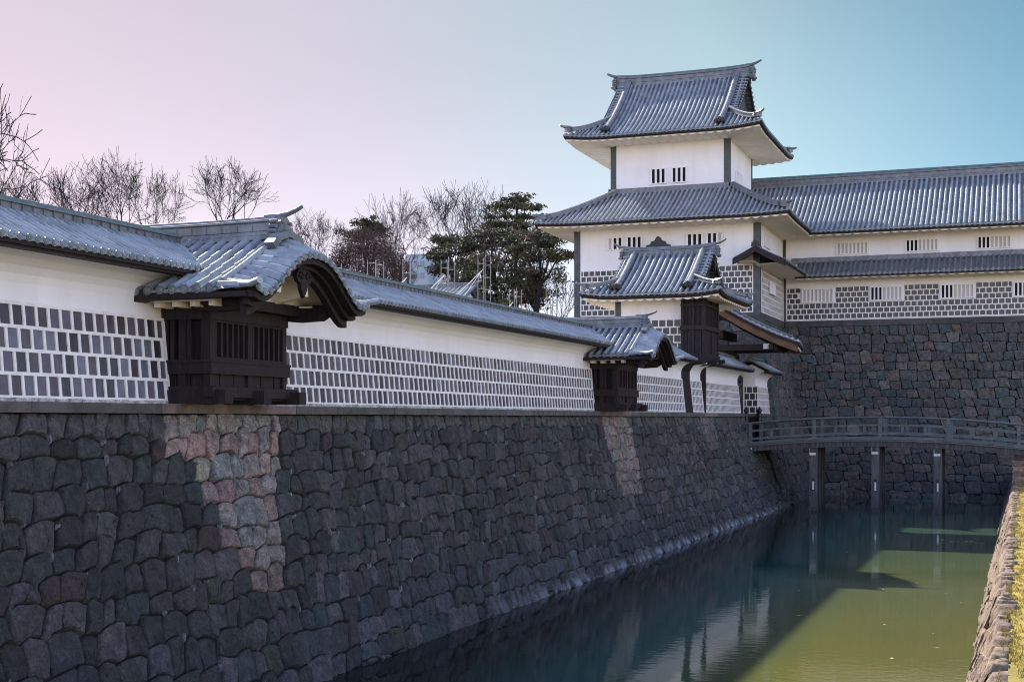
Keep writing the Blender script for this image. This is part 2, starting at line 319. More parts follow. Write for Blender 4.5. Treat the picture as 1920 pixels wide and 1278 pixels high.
# ---------------------------------------------------------------- sea-cucumber (tile and plaster) panels
TC = [(.085, .068, .10), (.055, .045, .065), (.11, .092, .135), (.036, .030, .042), (.09, .068, .085), (.15, .15, .20), (.07, .05, .068)]
TD = [(.035, .030, .036), (.045, .036, .042), (.028, .026, .032), (.05, .042, .046)]
def namako(mt, mj, O, U, Vv, N, L, H, rows, pitch, jw=.045, pal=TC, jt=.028, stag=.5, hole=None, frame=True):
    O, U, Vv, N = V(O), V(U), V(Vv).normalized(), V(N).normalized(); rh = H / rows
    def rect(mb, u0, u1, v0, v1, t0, t1, col=None): mb.obox(O + U * u0 + Vv * v0 + N * t0, U * (u1 - u0), Vv * (v1 - v0), N * (t1 - t0), col)
    inh = lambda u, v: hole and any(a < u < b and c < v < d for a, b, c, d in hole)
    for r in range(rows):
        v0 = r * rh; u = -((r * stag) % 1) * pitch
        while u < L - .01:
            a, b = max(u, 0), min(u + pitch, L)
            if b - a > .02 and not inh((a + b) / 2, v0 + rh / 2):
                col = rnd.choice(pal); k = rnd.uniform(.75, 1.25); col = tuple(x * k for x in col)
                t = [rnd.uniform(0, .006) for _ in range(4)]
                q = [O + U * a + Vv * v0 + N * (.002 + t[0]), O + U * b + Vv * v0 + N * (.002 + t[1]), O + U * b + Vv * (v0 + rh) + N * (.002 + t[2]), O + U * a + Vv * (v0 + rh) + N * (.002 + t[3])]
                mt.add(q, [(0, 1, 2, 3)], False, col)
                if b < L - .01: rect(mj, b - jw / 2 + rnd.uniform(-.003, .003), b + jw / 2, v0 + jw / 2 - .002, v0 + rh - jw / 2 + .002, -.004, jt * .93)
            u += pitch
    for r in range(0 if frame else 1, rows + (1 if frame else 0)):
        v = r * rh; u = 0; seg = .11 if hole else .8
        while u < L - .001:
            b = min(u + seg, L)
            if not inh((u + b) / 2, v): rect(mj, u, b, v - jw / 2, v + jw / 2, -.003, jt)
            u = b
    if frame:
        rect(mj, -jw * .2, jw * .9, jw / 2, H - jw / 2, -.002, jt * .97); rect(mj, L - jw * .9, L + jw * .2, jw / 2, H - jw / 2, -.002, jt * .97)

# ================================================================= STONE RAMPARTS
ZW = -4.4
def jitter_col(base, a=.12): k = rnd.uniform(1 - a, 1 + a); return tuple(max(.004, x * k * rnd.uniform(.95, 1.05)) for x in base)
DARKP = [(.043, .043, .044), (.036, .037, .037), (.053, .053, .053), (.047, .044, .048), (.027, .028, .028), (.066, .064, .065), (.068, .061, .066), (.039, .035, .037), (.042, .046, .045)]
MOSSP = [(.045, .052, .036), (.040, .045, .034)]
CLEANP = [(.25, .225, .215), (.27, .185, .175), (.24, .21, .21), (.28, .20, .18), (.22, .215, .215), (.26, .24, .215)]
def stone(mb, poly, fmap, col, bulge=.03, gap=.012, back=-.13, rough=.012, rd=.22, tilt=.05, off=.02):
    n = len(poly); cx = sum(p[0] for p in poly) / n; cy = sum(p[1] for p in poly) / n
    # round the corners
    q = []
    for i in range(n):
        a, b = poly[i], poly[(i + 1) % n]; q += [(a[0] * (1 - rd) + b[0] * rd, a[1] * (1 - rd) + b[1] * rd), (a[0] * rd + b[0] * (1 - rd), a[1] * rd + b[1] * (1 - rd))]
    size = math.sqrt(sum((p[0] - cx) ** 2 + (p[1] - cy) ** 2 for p in q) / len(q)); m = len(q)
    d0 = rnd.uniform(-off, off); tx, ty = rnd.uniform(-tilt, tilt), rnd.uniform(-tilt, tilt)
    rings = [(1 - gap / size * .6, back), (1 - gap / size, -.03 + d0), (1 - (gap + .018) / size, bulge * .30 + d0), (.72, bulge * .8 + d0), (.40, bulge + d0)]
    vs = []
    for s_, dp_ in rings:
        for k, p in enumerate(q):
            x, y = cx + (p[0] - cx) * s_, cy + (p[1] - cy) * s_
            nn = rnd.uniform(-rough, rough) if dp_ > -.02 else 0
            vs.append(fmap(x, y, dp_ + nn + tx * (x - cx) + ty * (y - cy)))
    K = 2
    mb.add(vs[:(K + 1) * m], [(r * m + k, r * m + (k + 1) % m, (r + 1) * m + (k + 1) % m, (r + 1) * m + k) for r in range(K) for k in range(m)], False, col)
    top = vs[K * m:]
    fs = [(r * m + k, r * m + (k + 1) % m, (r + 1) * m + (k + 1) % m, (r + 1) * m + k) for r in range(len(rings) - 1 - K) for k in range(m)]
    fs.append(tuple((len(rings) - 1 - K) * m + k for k in range(m)))
    mb.add(top, fs, True, col)

def coursed(mb, s0, s1, hs, fmap, colf, wmean, pebble=.25, bulge=.03, top_straight=True):
    """rows of roughly squared stones between the heights hs; each stone has its own top, the next row sits on it"""
    tops = [(s0, s1, hs[0], 0, 0)]
    def bed(s):
        for a, b, h, cr, sl in tops:
            if s <= b or b >= s1 - 1e-6:
                t = (s - a) / max(.01, b - a) * 2 - 1; return h + sl * t - cr * abs(t) ** 3
        return tops[-1][2]
    for k in range(len(hs) - 1):
        new = []; s = s0; j0 = (s, s); last = (k == len(hs) - 2 and top_straight); rh = hs[k + 1] - hs[k]
        while s < s1 - .05:
            wd = wmean * rnd.uniform(.6, 1.5) * (.85 if last else 1)
            s = min(s + wd, s1)
            if s1 - s < wmean * .4: s = s1
            sl_ = rnd.uniform(-.06, .06) if s < s1 else 0
            j1 = (s - sl_, s + sl_); a0, a1, b0, b1 = j0[0], j1[0], j0[1], j1[1]
            if last: top, cr, sl = hs[k + 1], 0, 0
            else:
                drift = .10 * noise.noise(V((s * .35, k * 7.3, 0)))
                top, cr, sl = hs[k + 1] + drift + rnd.uniform(-.09, .09) * rh / .48, rnd.uniform(0, .08), rnd.uniform(-.05, .05)
            poly = [(lerp(a0, a1, t), min(bed(lerp(a0, a1, t)), top - .12)) for t in (.03, .25, .5, .75, .97)]
            poly += [((a1 + b1) / 2 + rnd.uniform(-.03, .03), (poly[-1][1] + top) / 2)]
            poly += [(lerp(b1, b0, t), top - sl * (2 * t - 1) - cr * abs(2 * t - 1) ** 3 + (0 if last else rnd.uniform(-.012, .012))) for t in (0, .25, .5, .75, 1)]
            poly += [((a0 + b0) / 2 + rnd.uniform(-.01, .01), (poly[0][1] + poly[-1][1]) / 2)]
            cx = (a0 + a1 + b0 + b1) / 4; cy = (hs[k] + hs[k + 1]) / 2
            stone(mb, poly, fmap, colf(cx, cy, k), bulge * rnd.uniform(.2, 1.1), .011, rough=.016, tilt=.13, off=.03, rd=.11)
            if rnd.random() < pebble and not last and s < s1:
                px, py = b1 + rnd.uniform(-.02, .02), top - cr - .02; r1, r2 = rnd.uniform(.022, .05), rnd.uniform(.035, .10)
                pc = rnd.choice([(.13, .13, .135), (.10, .10, .11), (.20, .20, .21), (.12, .11, .11), (.16, .18, .20)])
                n_ = 8; an = rnd.uniform(-.4, .4)
                stone(mb, [(px + r1 * math.cos(2 * PI * q / n_) - an * r2 * math.sin(2 * PI * q / n_), py + r2 * math.sin(2 * PI * q / n_)) for q in range(n_)], fmap, pc, .035, .002, -.03, .002, off=.01)
            new.append((b0, b1, top, cr, sl)); j0 = j1
        tops = new

def voronoi(mb, s0, s1, h0, h1, sz, fmap, colf, bulge=.03, asp=.8, jit=.42):
    seeds = []; nr = max(1, int(round((h1 - h0) / (sz * asp)))); rh = (h1 - h0) / nr
    nc = max(1, int(round((s1 - s0) / sz))); cw = (s1 - s0) / nc
    g = {}
    for r in range(-1, nr + 1):
        for c in range(-1, nc + 1):
            g[r, c] = (s0 + (c + .5 + (.25 if r % 2 else -.25) + rnd.uniform(-jit, jit)) * cw, h0 + (r + .5 + rnd.uniform(-jit, jit) * .85) * rh)
    for (r, c), p in g.items():
        if not (0 <= r < nr and -1 < c < nc): continue
        poly = [(p[0] - 3 * cw, p[1] - 3 * rh), (p[0] + 3 * cw, p[1] - 3 * rh), (p[0] + 3 * cw, p[1] + 3 * rh), (p[0] - 3 * cw, p[1] + 3 * rh)]
        cuts = [(q[0], q[1]) for (a, b), q in g.items() if abs(a - r) <= 2 and abs(b - c) <= 2 and (a, b) != (r, c)] if False else [g[a, b] for a in range(r - 2, r + 3) for b in range(c - 2, c + 3) if (a, b) in g and (a, b) != (r, c)]
        planes = [((q[0] - p[0]), (q[1] - p[1]), (q[0] ** 2 + q[1] ** 2 - p[0] ** 2 - p[1] ** 2) / 2) for q in cuts]
        planes += [(-1, 0, -s0), (1, 0, s1), (0, -1, -h0), (0, 1, h1)]
        for A_, B_, C_ in planes:
            new = []
            for i in range(len(poly)):
                u, v = poly[i], poly[(i + 1) % len(poly)]; fu, fv = A_ * u[0] + B_ * u[1] - C_, A_ * v[0] + B_ * v[1] - C_
                if fu <= 0: new.append(u)
                if fu * fv < 0: t = fu / (fu - fv); new.append((u[0] + (v[0] - u[0]) * t, u[1] + (v[1] - u[1]) * t))
            poly = new
            if len(poly) < 3: break
        if len(poly) < 3: continue
        ar = abs(sum(poly[i][0] * poly[(i + 1) % len(poly)][1] - poly[(i + 1) % len(poly)][0] * poly[i][1] for i in range(len(poly)))) / 2
        if ar < .03 * sz * sz: continue
        cl = [poly[0]]
        for q in poly[1:]:
            if (q[0] - cl[-1][0]) ** 2 + (q[1] - cl[-1][1]) ** 2 > (.06 * sz) ** 2: cl.append(q)
        if len(cl) >= 3: stone(mb, cl, fmap, colf(p[0], p[1], r), bulge * rnd.uniform(.4, 1.2), .005, rd=.08, tilt=.06, off=.014, back=-.07, rough=.006)

def prof_x(z, zt=.08, xt=-12.85, xb=-10.95, p=.9):     # x of the battered face at height z
    s = (z - ZW) / (zt - ZW); return xb + (xt - xb) * (max(s, 0) ** p if s > 0 else s * 1.0)
def moat_face(xt, zt=.08, p=.9, xb=-10.95):
    def f(s, h, d):
        x = prof_x(h, zt, xt, xb, p); dx = (prof_x(h + .01, zt, xt, xb, p) - prof_x(h - .01, zt, xt, xb, p)) / .02
        n = V((1, 0, -dx)).normalized(); y_ = s + .45 * (h - .08) * min(1, max(0, (66.1 - s) / 9)) * (1 if s < 66.2 else 0)
        return V((x, y_, h)) + n * d
    return f
STREAKS = [(18.3, 21.75, 3.05, 2.1, .15, 1.1), (42.1, 45.4, 2.4, .3, .2, 1.0), (56.4, 59.0, 1.3, .3, .3, .6)]
def moat_col(s, h, k):
    depth = .08 - h
    for a, b, dd, nar, rs_, br_ in STREAKS:
        if depth < dd:
            lo = a + nar * depth / dd * (1 if depth > .5 else .2)
            if lo < s < b - rs_ * depth:
                c = rnd.choice(CLEANP); f = br_ * (1 - .45 * (depth / dd) ** 1.5); return jitter_col(tuple(x * f for x in c), .16)
    u = rnd.random()
    if u < .05: return jitter_col((.036, .048, .051))
    if u > .95 and h < -2.6: return jitter_col(rnd.choice(MOSSP))
    if u < .09: return jitter_col((.078, .072, .084))
    if u < .12: return jitter_col((.055, .036, .038))
    if depth < .35: return jitter_col((.078, .076, .074))
    c = rnd.choice(DARKP); f = 1 + .25 * max(0, (s - 20) / 45) + (.3 if h < ZW + .75 else 0)
    return jitter_col(tuple(x * f for x in c))

# the long moat rampart
t = thing('stone_rampart', (-12, 30, ZW), 'long dark battered stone rampart rising from the moat beneath the white plaster walls', 'stone wall')
st_ = MB(); hs = [-5.2, -4.8, -4.42, -4.03, -3.64, -3.25, -2.86, -2.48, -2.1, -1.72, -1.34, -.97, -.60, -.24, .08]
coursed(st_, 3, 66.1, hs, moat_face(-12.85), moat_col, .45)
hs2 = [h for h in hs if h < -1.4] + [-1.3]
coursed(st_, 66.1, 68.2, hs2, moat_face(-12.85), moat_col, .6)
coursed(st_, 68.2, 71.9, hs, moat_face(-12.4), moat_col, .6)
st_.build('stone_facing', 'rampart_stone', t)
bk = MB()
def backing(mb, y0, y1, xt, zt, inner=-16):
    prof = [(prof_x(z, .08, xt) - .09, z) for z in (-5.6, -4.4, -3.3, -2.2, -1.1, .08) if z < zt - .05] + [(prof_x(zt, .08, xt) - .09, zt)] + [(inner, zt), (inner, -5.6)]
    mb.extrude([(x, y0, z) for x, z in prof], (0, y1 - y0, 0))
backing(bk, 3, 66.1, -12.85, .075); backing(bk, 66.1, 68.2, -12.85, -1.31); backing(bk, 68.2, 72.2, -12.4, .075)
bk.build('rubble_core', 'mortar', t)
cp = MB()
def cap_run(y0, y1, xo=-12.72):
    y = y0
    while y < y1 - .01:
        l = min(rnd.uniform(.9, 1.7), y1 - y); c = (.8, .8, .78)
        if any(a - .2 < y + l / 2 < b for a, b, *_ in STREAKS): c = (1.5, 1.25, 1.15)
        cp.box(-13.9 if xo < -12.5 else -13.5, xo + rnd.uniform(-.008, .008), y + .004, y + l - .004, .08, .232 + rnd.uniform(-.003, .003), jitter_col(c, .08)); y += l
cap_run(3, 66.1); cp.build('coping_stone', 'cap_stone', t); cp = MB()
cap_run(68.2, 71.6, -12.32); cp.build('coping_stone', 'cap_stone', t)

# tower base and storehouse base
BASEP = [(.060, .056, .056), (.050, .048, .050), (.050, .059, .062), (.076, .062, .060), (.042, .050, .053), (.088, .078, .074), (.064, .055, .055), (.046, .056, .059), (.064, .060, .062)]
def base_col(s, h, k): return jitter_col(tuple(x * (1.45 if h > -1 else 1.2) for x in rnd.choice(BASEP)), .2)
BT = 5.68
def tow_x(z):                                            # +X face of the tower base
    s = (z - ZW) / (BT - ZW); return -11.0 - 2.1 * (max(s, 0) ** .75 if s > 0 else s)
def tow_y(z): s = (z - ZW) / (BT - ZW); return 70.9 + 1.1 * (max(s, 0) ** .8 if s > 0 else s)
def nag_y(z): s = (z - ZW) / (BT - ZW); return 77.8 + 1.8 * (max(s, 0) ** .8 if s > 0 else s)
def face_px(s, h, d): return V((tow_x(h) + d, lerp(tow_y(h), nag_y(h) + .3, s / 8.), h))
def face_my(s, h, d): return V((lerp(-24.4 + (tow_x(h) + 13.1) * 0, tow_x(h), s / 11.), tow_y(h) - d, h))
def face_ny(s, h, d): return V((tow_x(h) - .2 + s, nag_y(h) - d, h))
t = thing('tower_base', (-18, 75, 0), 'high curved stone base carrying the two storey corner tower', 'stone wall')
a = MB(); coursed(a, 0, 8, [-5.1 + i * (BT - .35 + 5.1) / 20 for i in range(21)], face_px, base_col, .6, .1, .025)
voronoi(a, 0, 11, -.2, BT - .35, .8, face_my, base_col)
for k in range(13):     # quoins along the leaning corner
    z0 = -5.0 + k * .80; z1 = z0 + .79
    c = base_col(0, z0, 0); lx, ly = (1.1, .5) if k % 2 else (.5, 1.1)
    q = []
    for z in (z0 + .01, z1 - .01):
        z = min(z, BT - .36); x_, y_ = tow_x(z) + .05, tow_y(z) - .05; q += [(x_, y_, z), (x_, y_ + ly, z), (x_ - lx, y_ + ly, z), (x_ - lx, y_, z)]
    a.add(q, [(0, 1, 5, 4), (1, 2, 6, 5), (2, 3, 7, 6), (3, 0, 4, 7), (4, 5, 6, 7), (0, 3, 2, 1)], False, c)
a.build('stone_facing', 'rampart_stone', t)
a = MB()
rows = []
for z in [-5.6 + i * (BT - .02 + 5.6) / 12 for i in range(13)]:
    rows.append([V((-24.3, 84, z)), V((-24.3, tow_y(z) + .1, z)), V((tow_x(z) - .1, tow_y(z) + .1, z)), V((tow_x(z) - .1, 84, z))])
a.grid(rows, False); a.add(rows[-1], [(0, 1, 2, 3)])
a.build('rubble_core', 'mortar', t)
a = MB(); x = -24.3
a.box(-24.3, -13.02, 71.93, 72.6, BT - .35, BT, (.7, .7, .72))
y = 72.6
while y < 79.2: l = rnd.uniform(1, 1.6); a.box(-13.6, -13.02, y + .01, min(y + l, 79.55), BT - .35, BT, jitter_col((.65, .65, .68), .12)); y += l
a.build('coping_stone', 'cap_stone', t)
t = thing('storehouse_base', (5, 78, 0), 'broad wall of polygonal stones behind the bridge under the long storehouse', 'stone wall')
a = MB(); coursed(a, 0, 36, [-5.1 + i * (BT - .35 + 5.1) / 20 for i in range(21)], face_ny, base_col, .66, .1, .025)
a.build('stone_facing', 'rampart_stone', t)
a = MB(); rows = []
for z in [-5.6 + i * (BT - .02 + 5.6) / 12 for i in range(13)]: rows.append([V((-14, nag_y(z) + .1, z)), V((24, nag_y(z) + .1, z)), V((24, 90, z))])
a.grid(rows, False); a.add([(-14, 79.7, BT - .02), (24, 79.7, BT - .02), (24, 90, BT - .02), (-14, 90, BT - .02)], [(0, 1, 2, 3)]); a.build('rubble_core', 'mortar', t)
a = MB(); x = -13
while x < 23: l = rnd.uniform(.9, 2.2); a.box(x + .01, x + l, 79.5, 80.2, BT - .35, BT, jitter_col((.62, .62, .68), .2)); x += l
a.build('coping_stone', 'cap_stone', t)

# ================================================================= LEFT PLASTER WALLS
BAYS = [19.7, 43.0]
def wall_z(u, d): return 2.40 + .52 * d + .03 * d * d
def bay_side(y, yc): q = abs(y - yc); return 3.06 - .60 * q + .035 * q * q
WALL_LABELS = {}
def plaster_wall(y0, y1, label, r0=None, r1=None, rd0=None, rd1=None, xo=0., end0=False, end1=False, posts=()):
    r0 = y0 if r0 is None else r0; r1 = y1 if r1 is None else r1
    rd0 = r0 if rd0 is None else rd0; rd1 = r1 if rd1 is None else rd1
    t = thing('plaster_wall', (-13.2 + xo, (y0 + y1) / 2, .23), label, 'wall', 'white plaster walls along the moat')
    b = MB()
    fr = [(-12.96, .232), (-12.975, .30), (-13.105, 1.60), (-13.12, 1.63), (-13.125, 1.90), (-13.10, 2.02), (-13.03, 2.13), (-12.90, 2.23), (-12.72, 2.30), (-12.55, 2.325)]
    pr = fr + [(-12.55, 2.36), (-13.3, 2.75), (-14.1, 2.40), (-13.75, 2.1), (-13.75, .232)]
    b.extrude([(x + xo, y0, z) for x, z in pr], (0, y1 - y0, 0)); b.build('plaster', 'plaster', t)
    mt, mj = MB(), MB(); segs = []
    a_ = y0
    for p in list(posts) + [None]:
        e_ = y1 if p is None else p - .09
        segs.append((a_, e_)); a_ = None if p is None else p + .09
    for s0, s1 in segs:
        namako(mt, mj, V((-12.965 + xo, s0 + .02, .29)), Y, V((-.13, 0, 1.31)), V((1, 0, .1)), s1 - s0 - .04, 1.318, 4, .256, .05)
    mt.build('wall_tile', 'wall_tile', t); mj.build('plaster_joint', 'joint_plaster', t)
    s = MB(); y = y0
    while y < y1 - .01: l = min(.35, y1 - y); s.box(-13.0 + xo, -12.925 + xo + rnd.uniform(-.006, .006), y, y + l, .232, .285 + rnd.uniform(-.006, .006)); y += l
    s.build('sill', 'mossy_plaster', t)
    for p in posts: q = MB(); q.box(-13.2, -12.90, p - .085, p + .085, .232, 2.3); q.build('post', 'dark_wood', t)
    # roof: both slopes
    r = MB()
    def lim(u):
        y = r0 + u; dm = 1.02
        for yc in BAYS:
            if abs(y - yc) < 2.0:
                zb = bay_side(y, yc) - .03
                if zb > 2.4: dm0 = (zb - 2.4) / .54; return -1 - dm0   # marks: begins above the bay roof
        return dm
    def run(O, D, sgn):
        n = int(round((r1 - r0) / .17)); pt = (r1 - r0) / n
        for i in range(n):
            uc = r0 + (i + .5) * pt; lo = 0
            for yc in BAYS:
                if abs(uc - yc) < 2.0 and abs(xo) < .01:
                    zb = bay_side(uc, yc) + .02; lo = max(lo, (zb - 2.4) / .54)
            if lo > .98: continue
            slope(r, V((O, uc - pt / 2, 0)) + V(D) * lo, Y, D, pt, lambda u, d, lo=lo: wall_z(u, d + lo), lambda u, lo=lo: 1.0 - lo, pitch=pt, rr=.041, cs=.27, st=.012, hf=1.2, ends=(lo < .05), rollseg=5)
    run(-12.35 + xo, -X, 1)
    run(-14.45 + xo, X, -1)
    r.build('roof', 'roof_tile', t)
    e = MB(); lo_, hi_ = r0, r1
    for yc in BAYS:
        if abs(xo) < .01:
            if r0 < yc < r1 + 3 and yc - r0 > 3: hi_ = min(hi_, yc - 1.35)
            if r0 - 3 < yc < r0 + 3: lo_ = max(lo_, yc + 1.35)
    e.box(-12.62 + xo, -12.37 + xo, lo_, hi_, 2.305, 2.385); e.box(-12.60 + xo, -12.42 + xo, lo_, hi_, 2.27, 2.303); e.build('eave_board', 'dark_wood', t)
    g = MB(); n = max(2, int(rd1 - rd0)); ridge(g, [(-13.40 + xo, lerp(rd0, rd1, i / n), 2.86) for i in range(n + 1)], .26, .25)
    y = rd0 + .1
    while y < rd1: g.box(-13.52 + xo, -13.28 + xo, y, y + .012, 2.93, 3.035); y += .22
    o = g.build('ridge', 'ridge_tile', t); c_ = MB(); c_.sweep([(-13.40 + xo, lerp(rd0, rd1, i / n), 3.112) for i in range(n + 1)], [(-.055, -.02), (-.04, .022), (.04, .022), (.055, -.02)]); c_.build('ridge_cap', 'copper_green', o)
    return t
plaster_wall(3, 18.50, 'nearest white plaster wall at the left edge, ending at the big wooden bay', 3, 19.6, 3, 19.3)
plaster_wall(20.9, 41.80, 'longest white plaster wall, running between the two roofed wooden bays', 19.8, 42.9, 20.2, 42.6)
plaster_wall(44.2, 54.35, 'short white plaster wall just beyond the second wooden bay', 43.1, 54.0, 43.4, 53.9)
plaster_wall(55.75, 66.1, 'white plaster wall with a thin dark post under the small turret, reaching the bridge', 57.6, 66.6, 57.9, 66.4, posts=(57.95,))
# return wall beyond the gate opening
t = plaster_wall(68.2, 71.7, 'last little white wall between bridge gate and tower base', 67.8, 72.0, 68.0, 71.9, xo=.5)
mt, mj = MB(), MB(); namako(mt, mj, (-13.22, 68.19, .26), X, Z, -Y, .74, 1.36, 4, .3, .05, TD); mt.build('end_tile', 'wall_tile', t); mj.build('end_joint', 'joint_plaster', t)
# dark profile board under the turret
t = thing('wooden_screen', (-12.9, 55.5, .23), 'narrow dark board filling the gap in the wall below the turret bay', 'board')
b = MB(); b.extrude([(x, 54.37, z) for x, z in [(-12.93, .235), (-13.08, 1.6), (-13.09, 1.95), (-12.95, 2.2), (-12.7, 2.42), (-13.6, 2.42), (-13.6, .235)]], (0, 1.36, 0)); b.build('panel', 'dark_wood', t)

# ================================================================= PROJECTING BAYS
def make_bay(yc, label):
    t = thing('projecting_bay', (-12.6, yc, .23), label, 'bay', 'roofed wooden bays on the plaster wall')
    y0, y1, xf, xw = yc - 1.2, yc + 1.2, -12.2, -13.4
    b = MB()
    # core with recessed openings: posts, rails, boards
    b.box(xw, xf - .14, y0 + .14, y1 - .14, .30, 1.86)
    for (px, py) in ((xf - .13, y0), (xf - .13, y1 - .13), (xf - .13, yc - .065), (-12.80, y0), (-13.15, y0)):
        b.box(px, px + .13, py, py + .13, .30, 1.86)
    for z0, z1, o in ((.72, .93, .045), (1.60, 1.87, .02), (.30, .42, .03)):
        b.box(xw, xf + o, y0 - o, y1 + o, z0, z1)
    b.box(xw, xf + .06, y0 - .06, y1 + .06, .905, .945)
    for k in range(10):     # vertical boards, lower half
        yy = y0 + .14 + k * (2.12 / 10); b.box(xf - .15, xf - .06 + (.012 if k % 2 else 0), yy + .006, yy + 2.12 / 10 - .006, .40, .74)
    for k in range(3): xx = xf - .14 - (k + 1) * .27; b.box(xx + .01, xx + .26, y0 + .06, y0 + .15, .40, .74)
    b.build('body', 'dark_wood', t)
    for wi, (wa, wb) in enumerate(((y0 + .13, yc - .065), (yc + .065, y1 - .13))):
        wn = MB(); wn.box(xf - .13, xf - .125, wa, wb, .95, 1.60); o = wn.build('window', 'interior', t)
        l = MB(); n = 6
        for k in range(n): yy = lerp(wa, wb, (k + .5) / n); l.box(xf - .085, xf - .03, yy - .026, yy + .026, .95, 1.60)
        l.box(xf - .07, xf - .01, wa, wb, .95, 1.0); l.box(xf - .07, xf - .01, wa, wb, 1.56, 1.60); l.build('lattice', 'dark_wood', o)
    wn = MB(); wn.box(-13.02, xf - .14, y0 + .125, y0 + .13, .95, 1.60); o = wn.build('window', 'interior', t)
    l = MB(); l.box(-12.98, -12.90, y0 + .02, y0 + .12, .95, 1.6); l.box(-12.66, -12.58, y0 + .03, y0 + .1, .95, 1.6); l.box(-12.40, -12.34, y0 + .03, y0 + .1, .95, 1.6); l.build('lattice', 'dark_wood', o)
    s = MB()
    s.box(xw, xf + .14, y0 - .06, y0 + .10, .33, .52); s.box(xf - .02, xf + .15, y0 - .16, y1 + .16, .34, .51)
    s.build('sill_beam', 'dark_wood', t)
    for yy in (y0 - .10, yc - .12, y1 - .14):
        j = MB(); j.box(xw, xf + .34, yy, yy + .24, .24, .46); j.build('joist', 'dark_wood', t)
    # roof
    ze, ov, xe, xh = 1.98, 1.92, -10.92, -11.62
    def zs(y): return bay_side(y, yc)
    def zk(y): q = min(abs(y - yc) / ov, 1); return 1.92 + .76 * (.5 + .5 * math.cos(PI * min(1, q * 1.12) ** 1.25)) + .12 * (max(0, q - .75) / .25) ** 2
    r = MB()
    for sg in (-1, 1):
        O = V((-16.4, yc + sg * ov, 0)); D = V((0, -sg, 0))
        slope(r, O, X, D, -xh - -16.4 if False else (xh + 16.4), lambda u, d, sg=sg: zs(yc + sg * (ov - d)) - .03, lambda u: ov - .05, pitch=.232, rr=.062, cs=.36, st=.018)
        # front part: rolls turn outward over the curved eave
        O = V((xe, yc, 0)) if sg > 0 else V((xe, yc - ov, 0))
        f0 = yc if sg > 0 else yc - ov
        slope(r, O, Y, -X, ov, lambda u, d, f0=f0: lerp(zk(f0 + u), zs(f0 + u) - .02, min(1, d / .70) ** .85), lambda u: .72, pitch=.175, rr=.05, cs=.36, st=.018)
        # corner roll on the hip
    for sg in (-1, 1):
        r.sweep([(-11.55, yc + sg * (ov - .22), 2.13), (-11.3, yc + sg * (ov - .12), 2.08), (-11.0, yc + sg * (ov + .0), 2.06), (-10.78, yc + sg * (ov + .10), 2.10)], [(.06 * math.cos(2 * PI * q / 8), .06 * math.sin(2 * PI * q / 8)) for q in range(8)], True)
        P_ = [(xh + .02, yc + sg * q, zs(yc + sg * q) + .035) for q in (.1, .5, 1., 1.4, 1.75)]
        r.sweep(P_, [(.05 * math.cos(2 * PI * q / 8), .05 * math.sin(2 * PI * q / 8)) for q in range(8)], True)
    r.build('roof', 'roof_tile', t)
    e = MB()        # eave boards and underside
    for sg in (-1, 1):
        e = MB(); e.box(-13.15, -11.1, min(yc + sg * ov, yc + sg * (ov - .22)), max(yc + sg * ov, yc + sg * (ov - .22)), 1.87, 1.955)
        e.box(-13.5, -11.0, min(yc + sg * (ov - .23), yc + sg * (ov - .42)), max(yc + sg * (ov - .23), yc + sg * (ov - .42)), 1.93, 1.985)
        e.extrude([(-13.14, yc + sg * (ov + .02), 1.84), (-13.30, yc + sg * (ov + .02), 2.02), (-12.9, yc + sg * (ov + .02), 2.03), (-12.85, yc + sg * (ov + .02), 1.90)], (0, -.3 * sg, 0))
        e.build('eave_board', 'dark_wood', t)
    # karahafu bargeboards: outer and inner, following the curve
    h = MB()
    def band(x0, x1, dz0, dz1, q1):
        n = 26; rows = []
        for i in range(n + 1):
            y = yc + q1 * (2 * i / n - 1); z = zk(y); ex = 1 + .12 * (abs(y - yc) / ov) ** 2
            rows.append([V((x0, y, z + dz0)), V((x1, y, z + dz0)), V((x1, y, z + dz1 * ex)), V((x0, y, z + dz1 * ex)), V((x0, y, z + dz0))])
        h.grid(rows, False); h.add(rows[0][:4], [(0, 1, 2, 3)]); h.add(rows[-1][:4], [(3, 2, 1, 0)])
    band(-11.12, -10.97, -.045, -.13, ov - .06); band(-11.24, -11.13, -.06, -.20, ov - .14); band(-11.36, -11.245, -.05, -.31, ov - .26)
    h.build('bargeboard', 'dark_wood', t)
    g = MB(); a0 = V((-11.23, yc, 2.36)); half = [(0, .12), (.10, .13), (.2, .08), (.26, -.02), (.2, -.10), (.12, -.12), (.10, -.22), (.04, -.30), (0, -.36)]
    g.extrude([a0 + Y * x + Z * y for x, y in half + [(-x, y) for x, y in reversed(half[1:-1])]], (.07, 0, 0))
    for sg in (-1, 1):
        for k in range(7): an = k * .9; rr_ = .075 - .008 * k; p = a0 + Y * (sg * (.10 + rr_ * math.cos(an))) + Z * (.0 + rr_ * math.sin(an)) + X * .07; g.tube(p, p + X * .025, .017, None, 6)
    g.build('gable_pendant', 'dark_wood', t)
    c = MB()        # plaster infill: gable wall, flared soffit, ribs
    n = 20; rows = []
    for i in range(n + 1):
        y = yc + (ov - .25) * (2 * i / n - 1); rows.append([V((-11.30, y, zk(y) - .07)), V((-11.75, y, lerp(zk(y), zs(y), .5) - .13)), V((-12.0, y, max(1.99, zs(y) - .28)))])
    c.grid(rows, False)
    c.extrude([(-12.06, yc - 1.6, 1.9), (-12.06, yc + 1.6, 1.9), (-12.06, yc + 1.5, 2.1), (-12.06, yc, 2.95), (-12.06, yc - 1.5, 2.1)], (.05, 0, 0))
    for q in (-.45, .45): c.obox((-12.0, yc + q - .07, 1.95), (.62, 0, .12), (0, .14, 0), (0, -.05 * (1 if q > 0 else -1), .42))
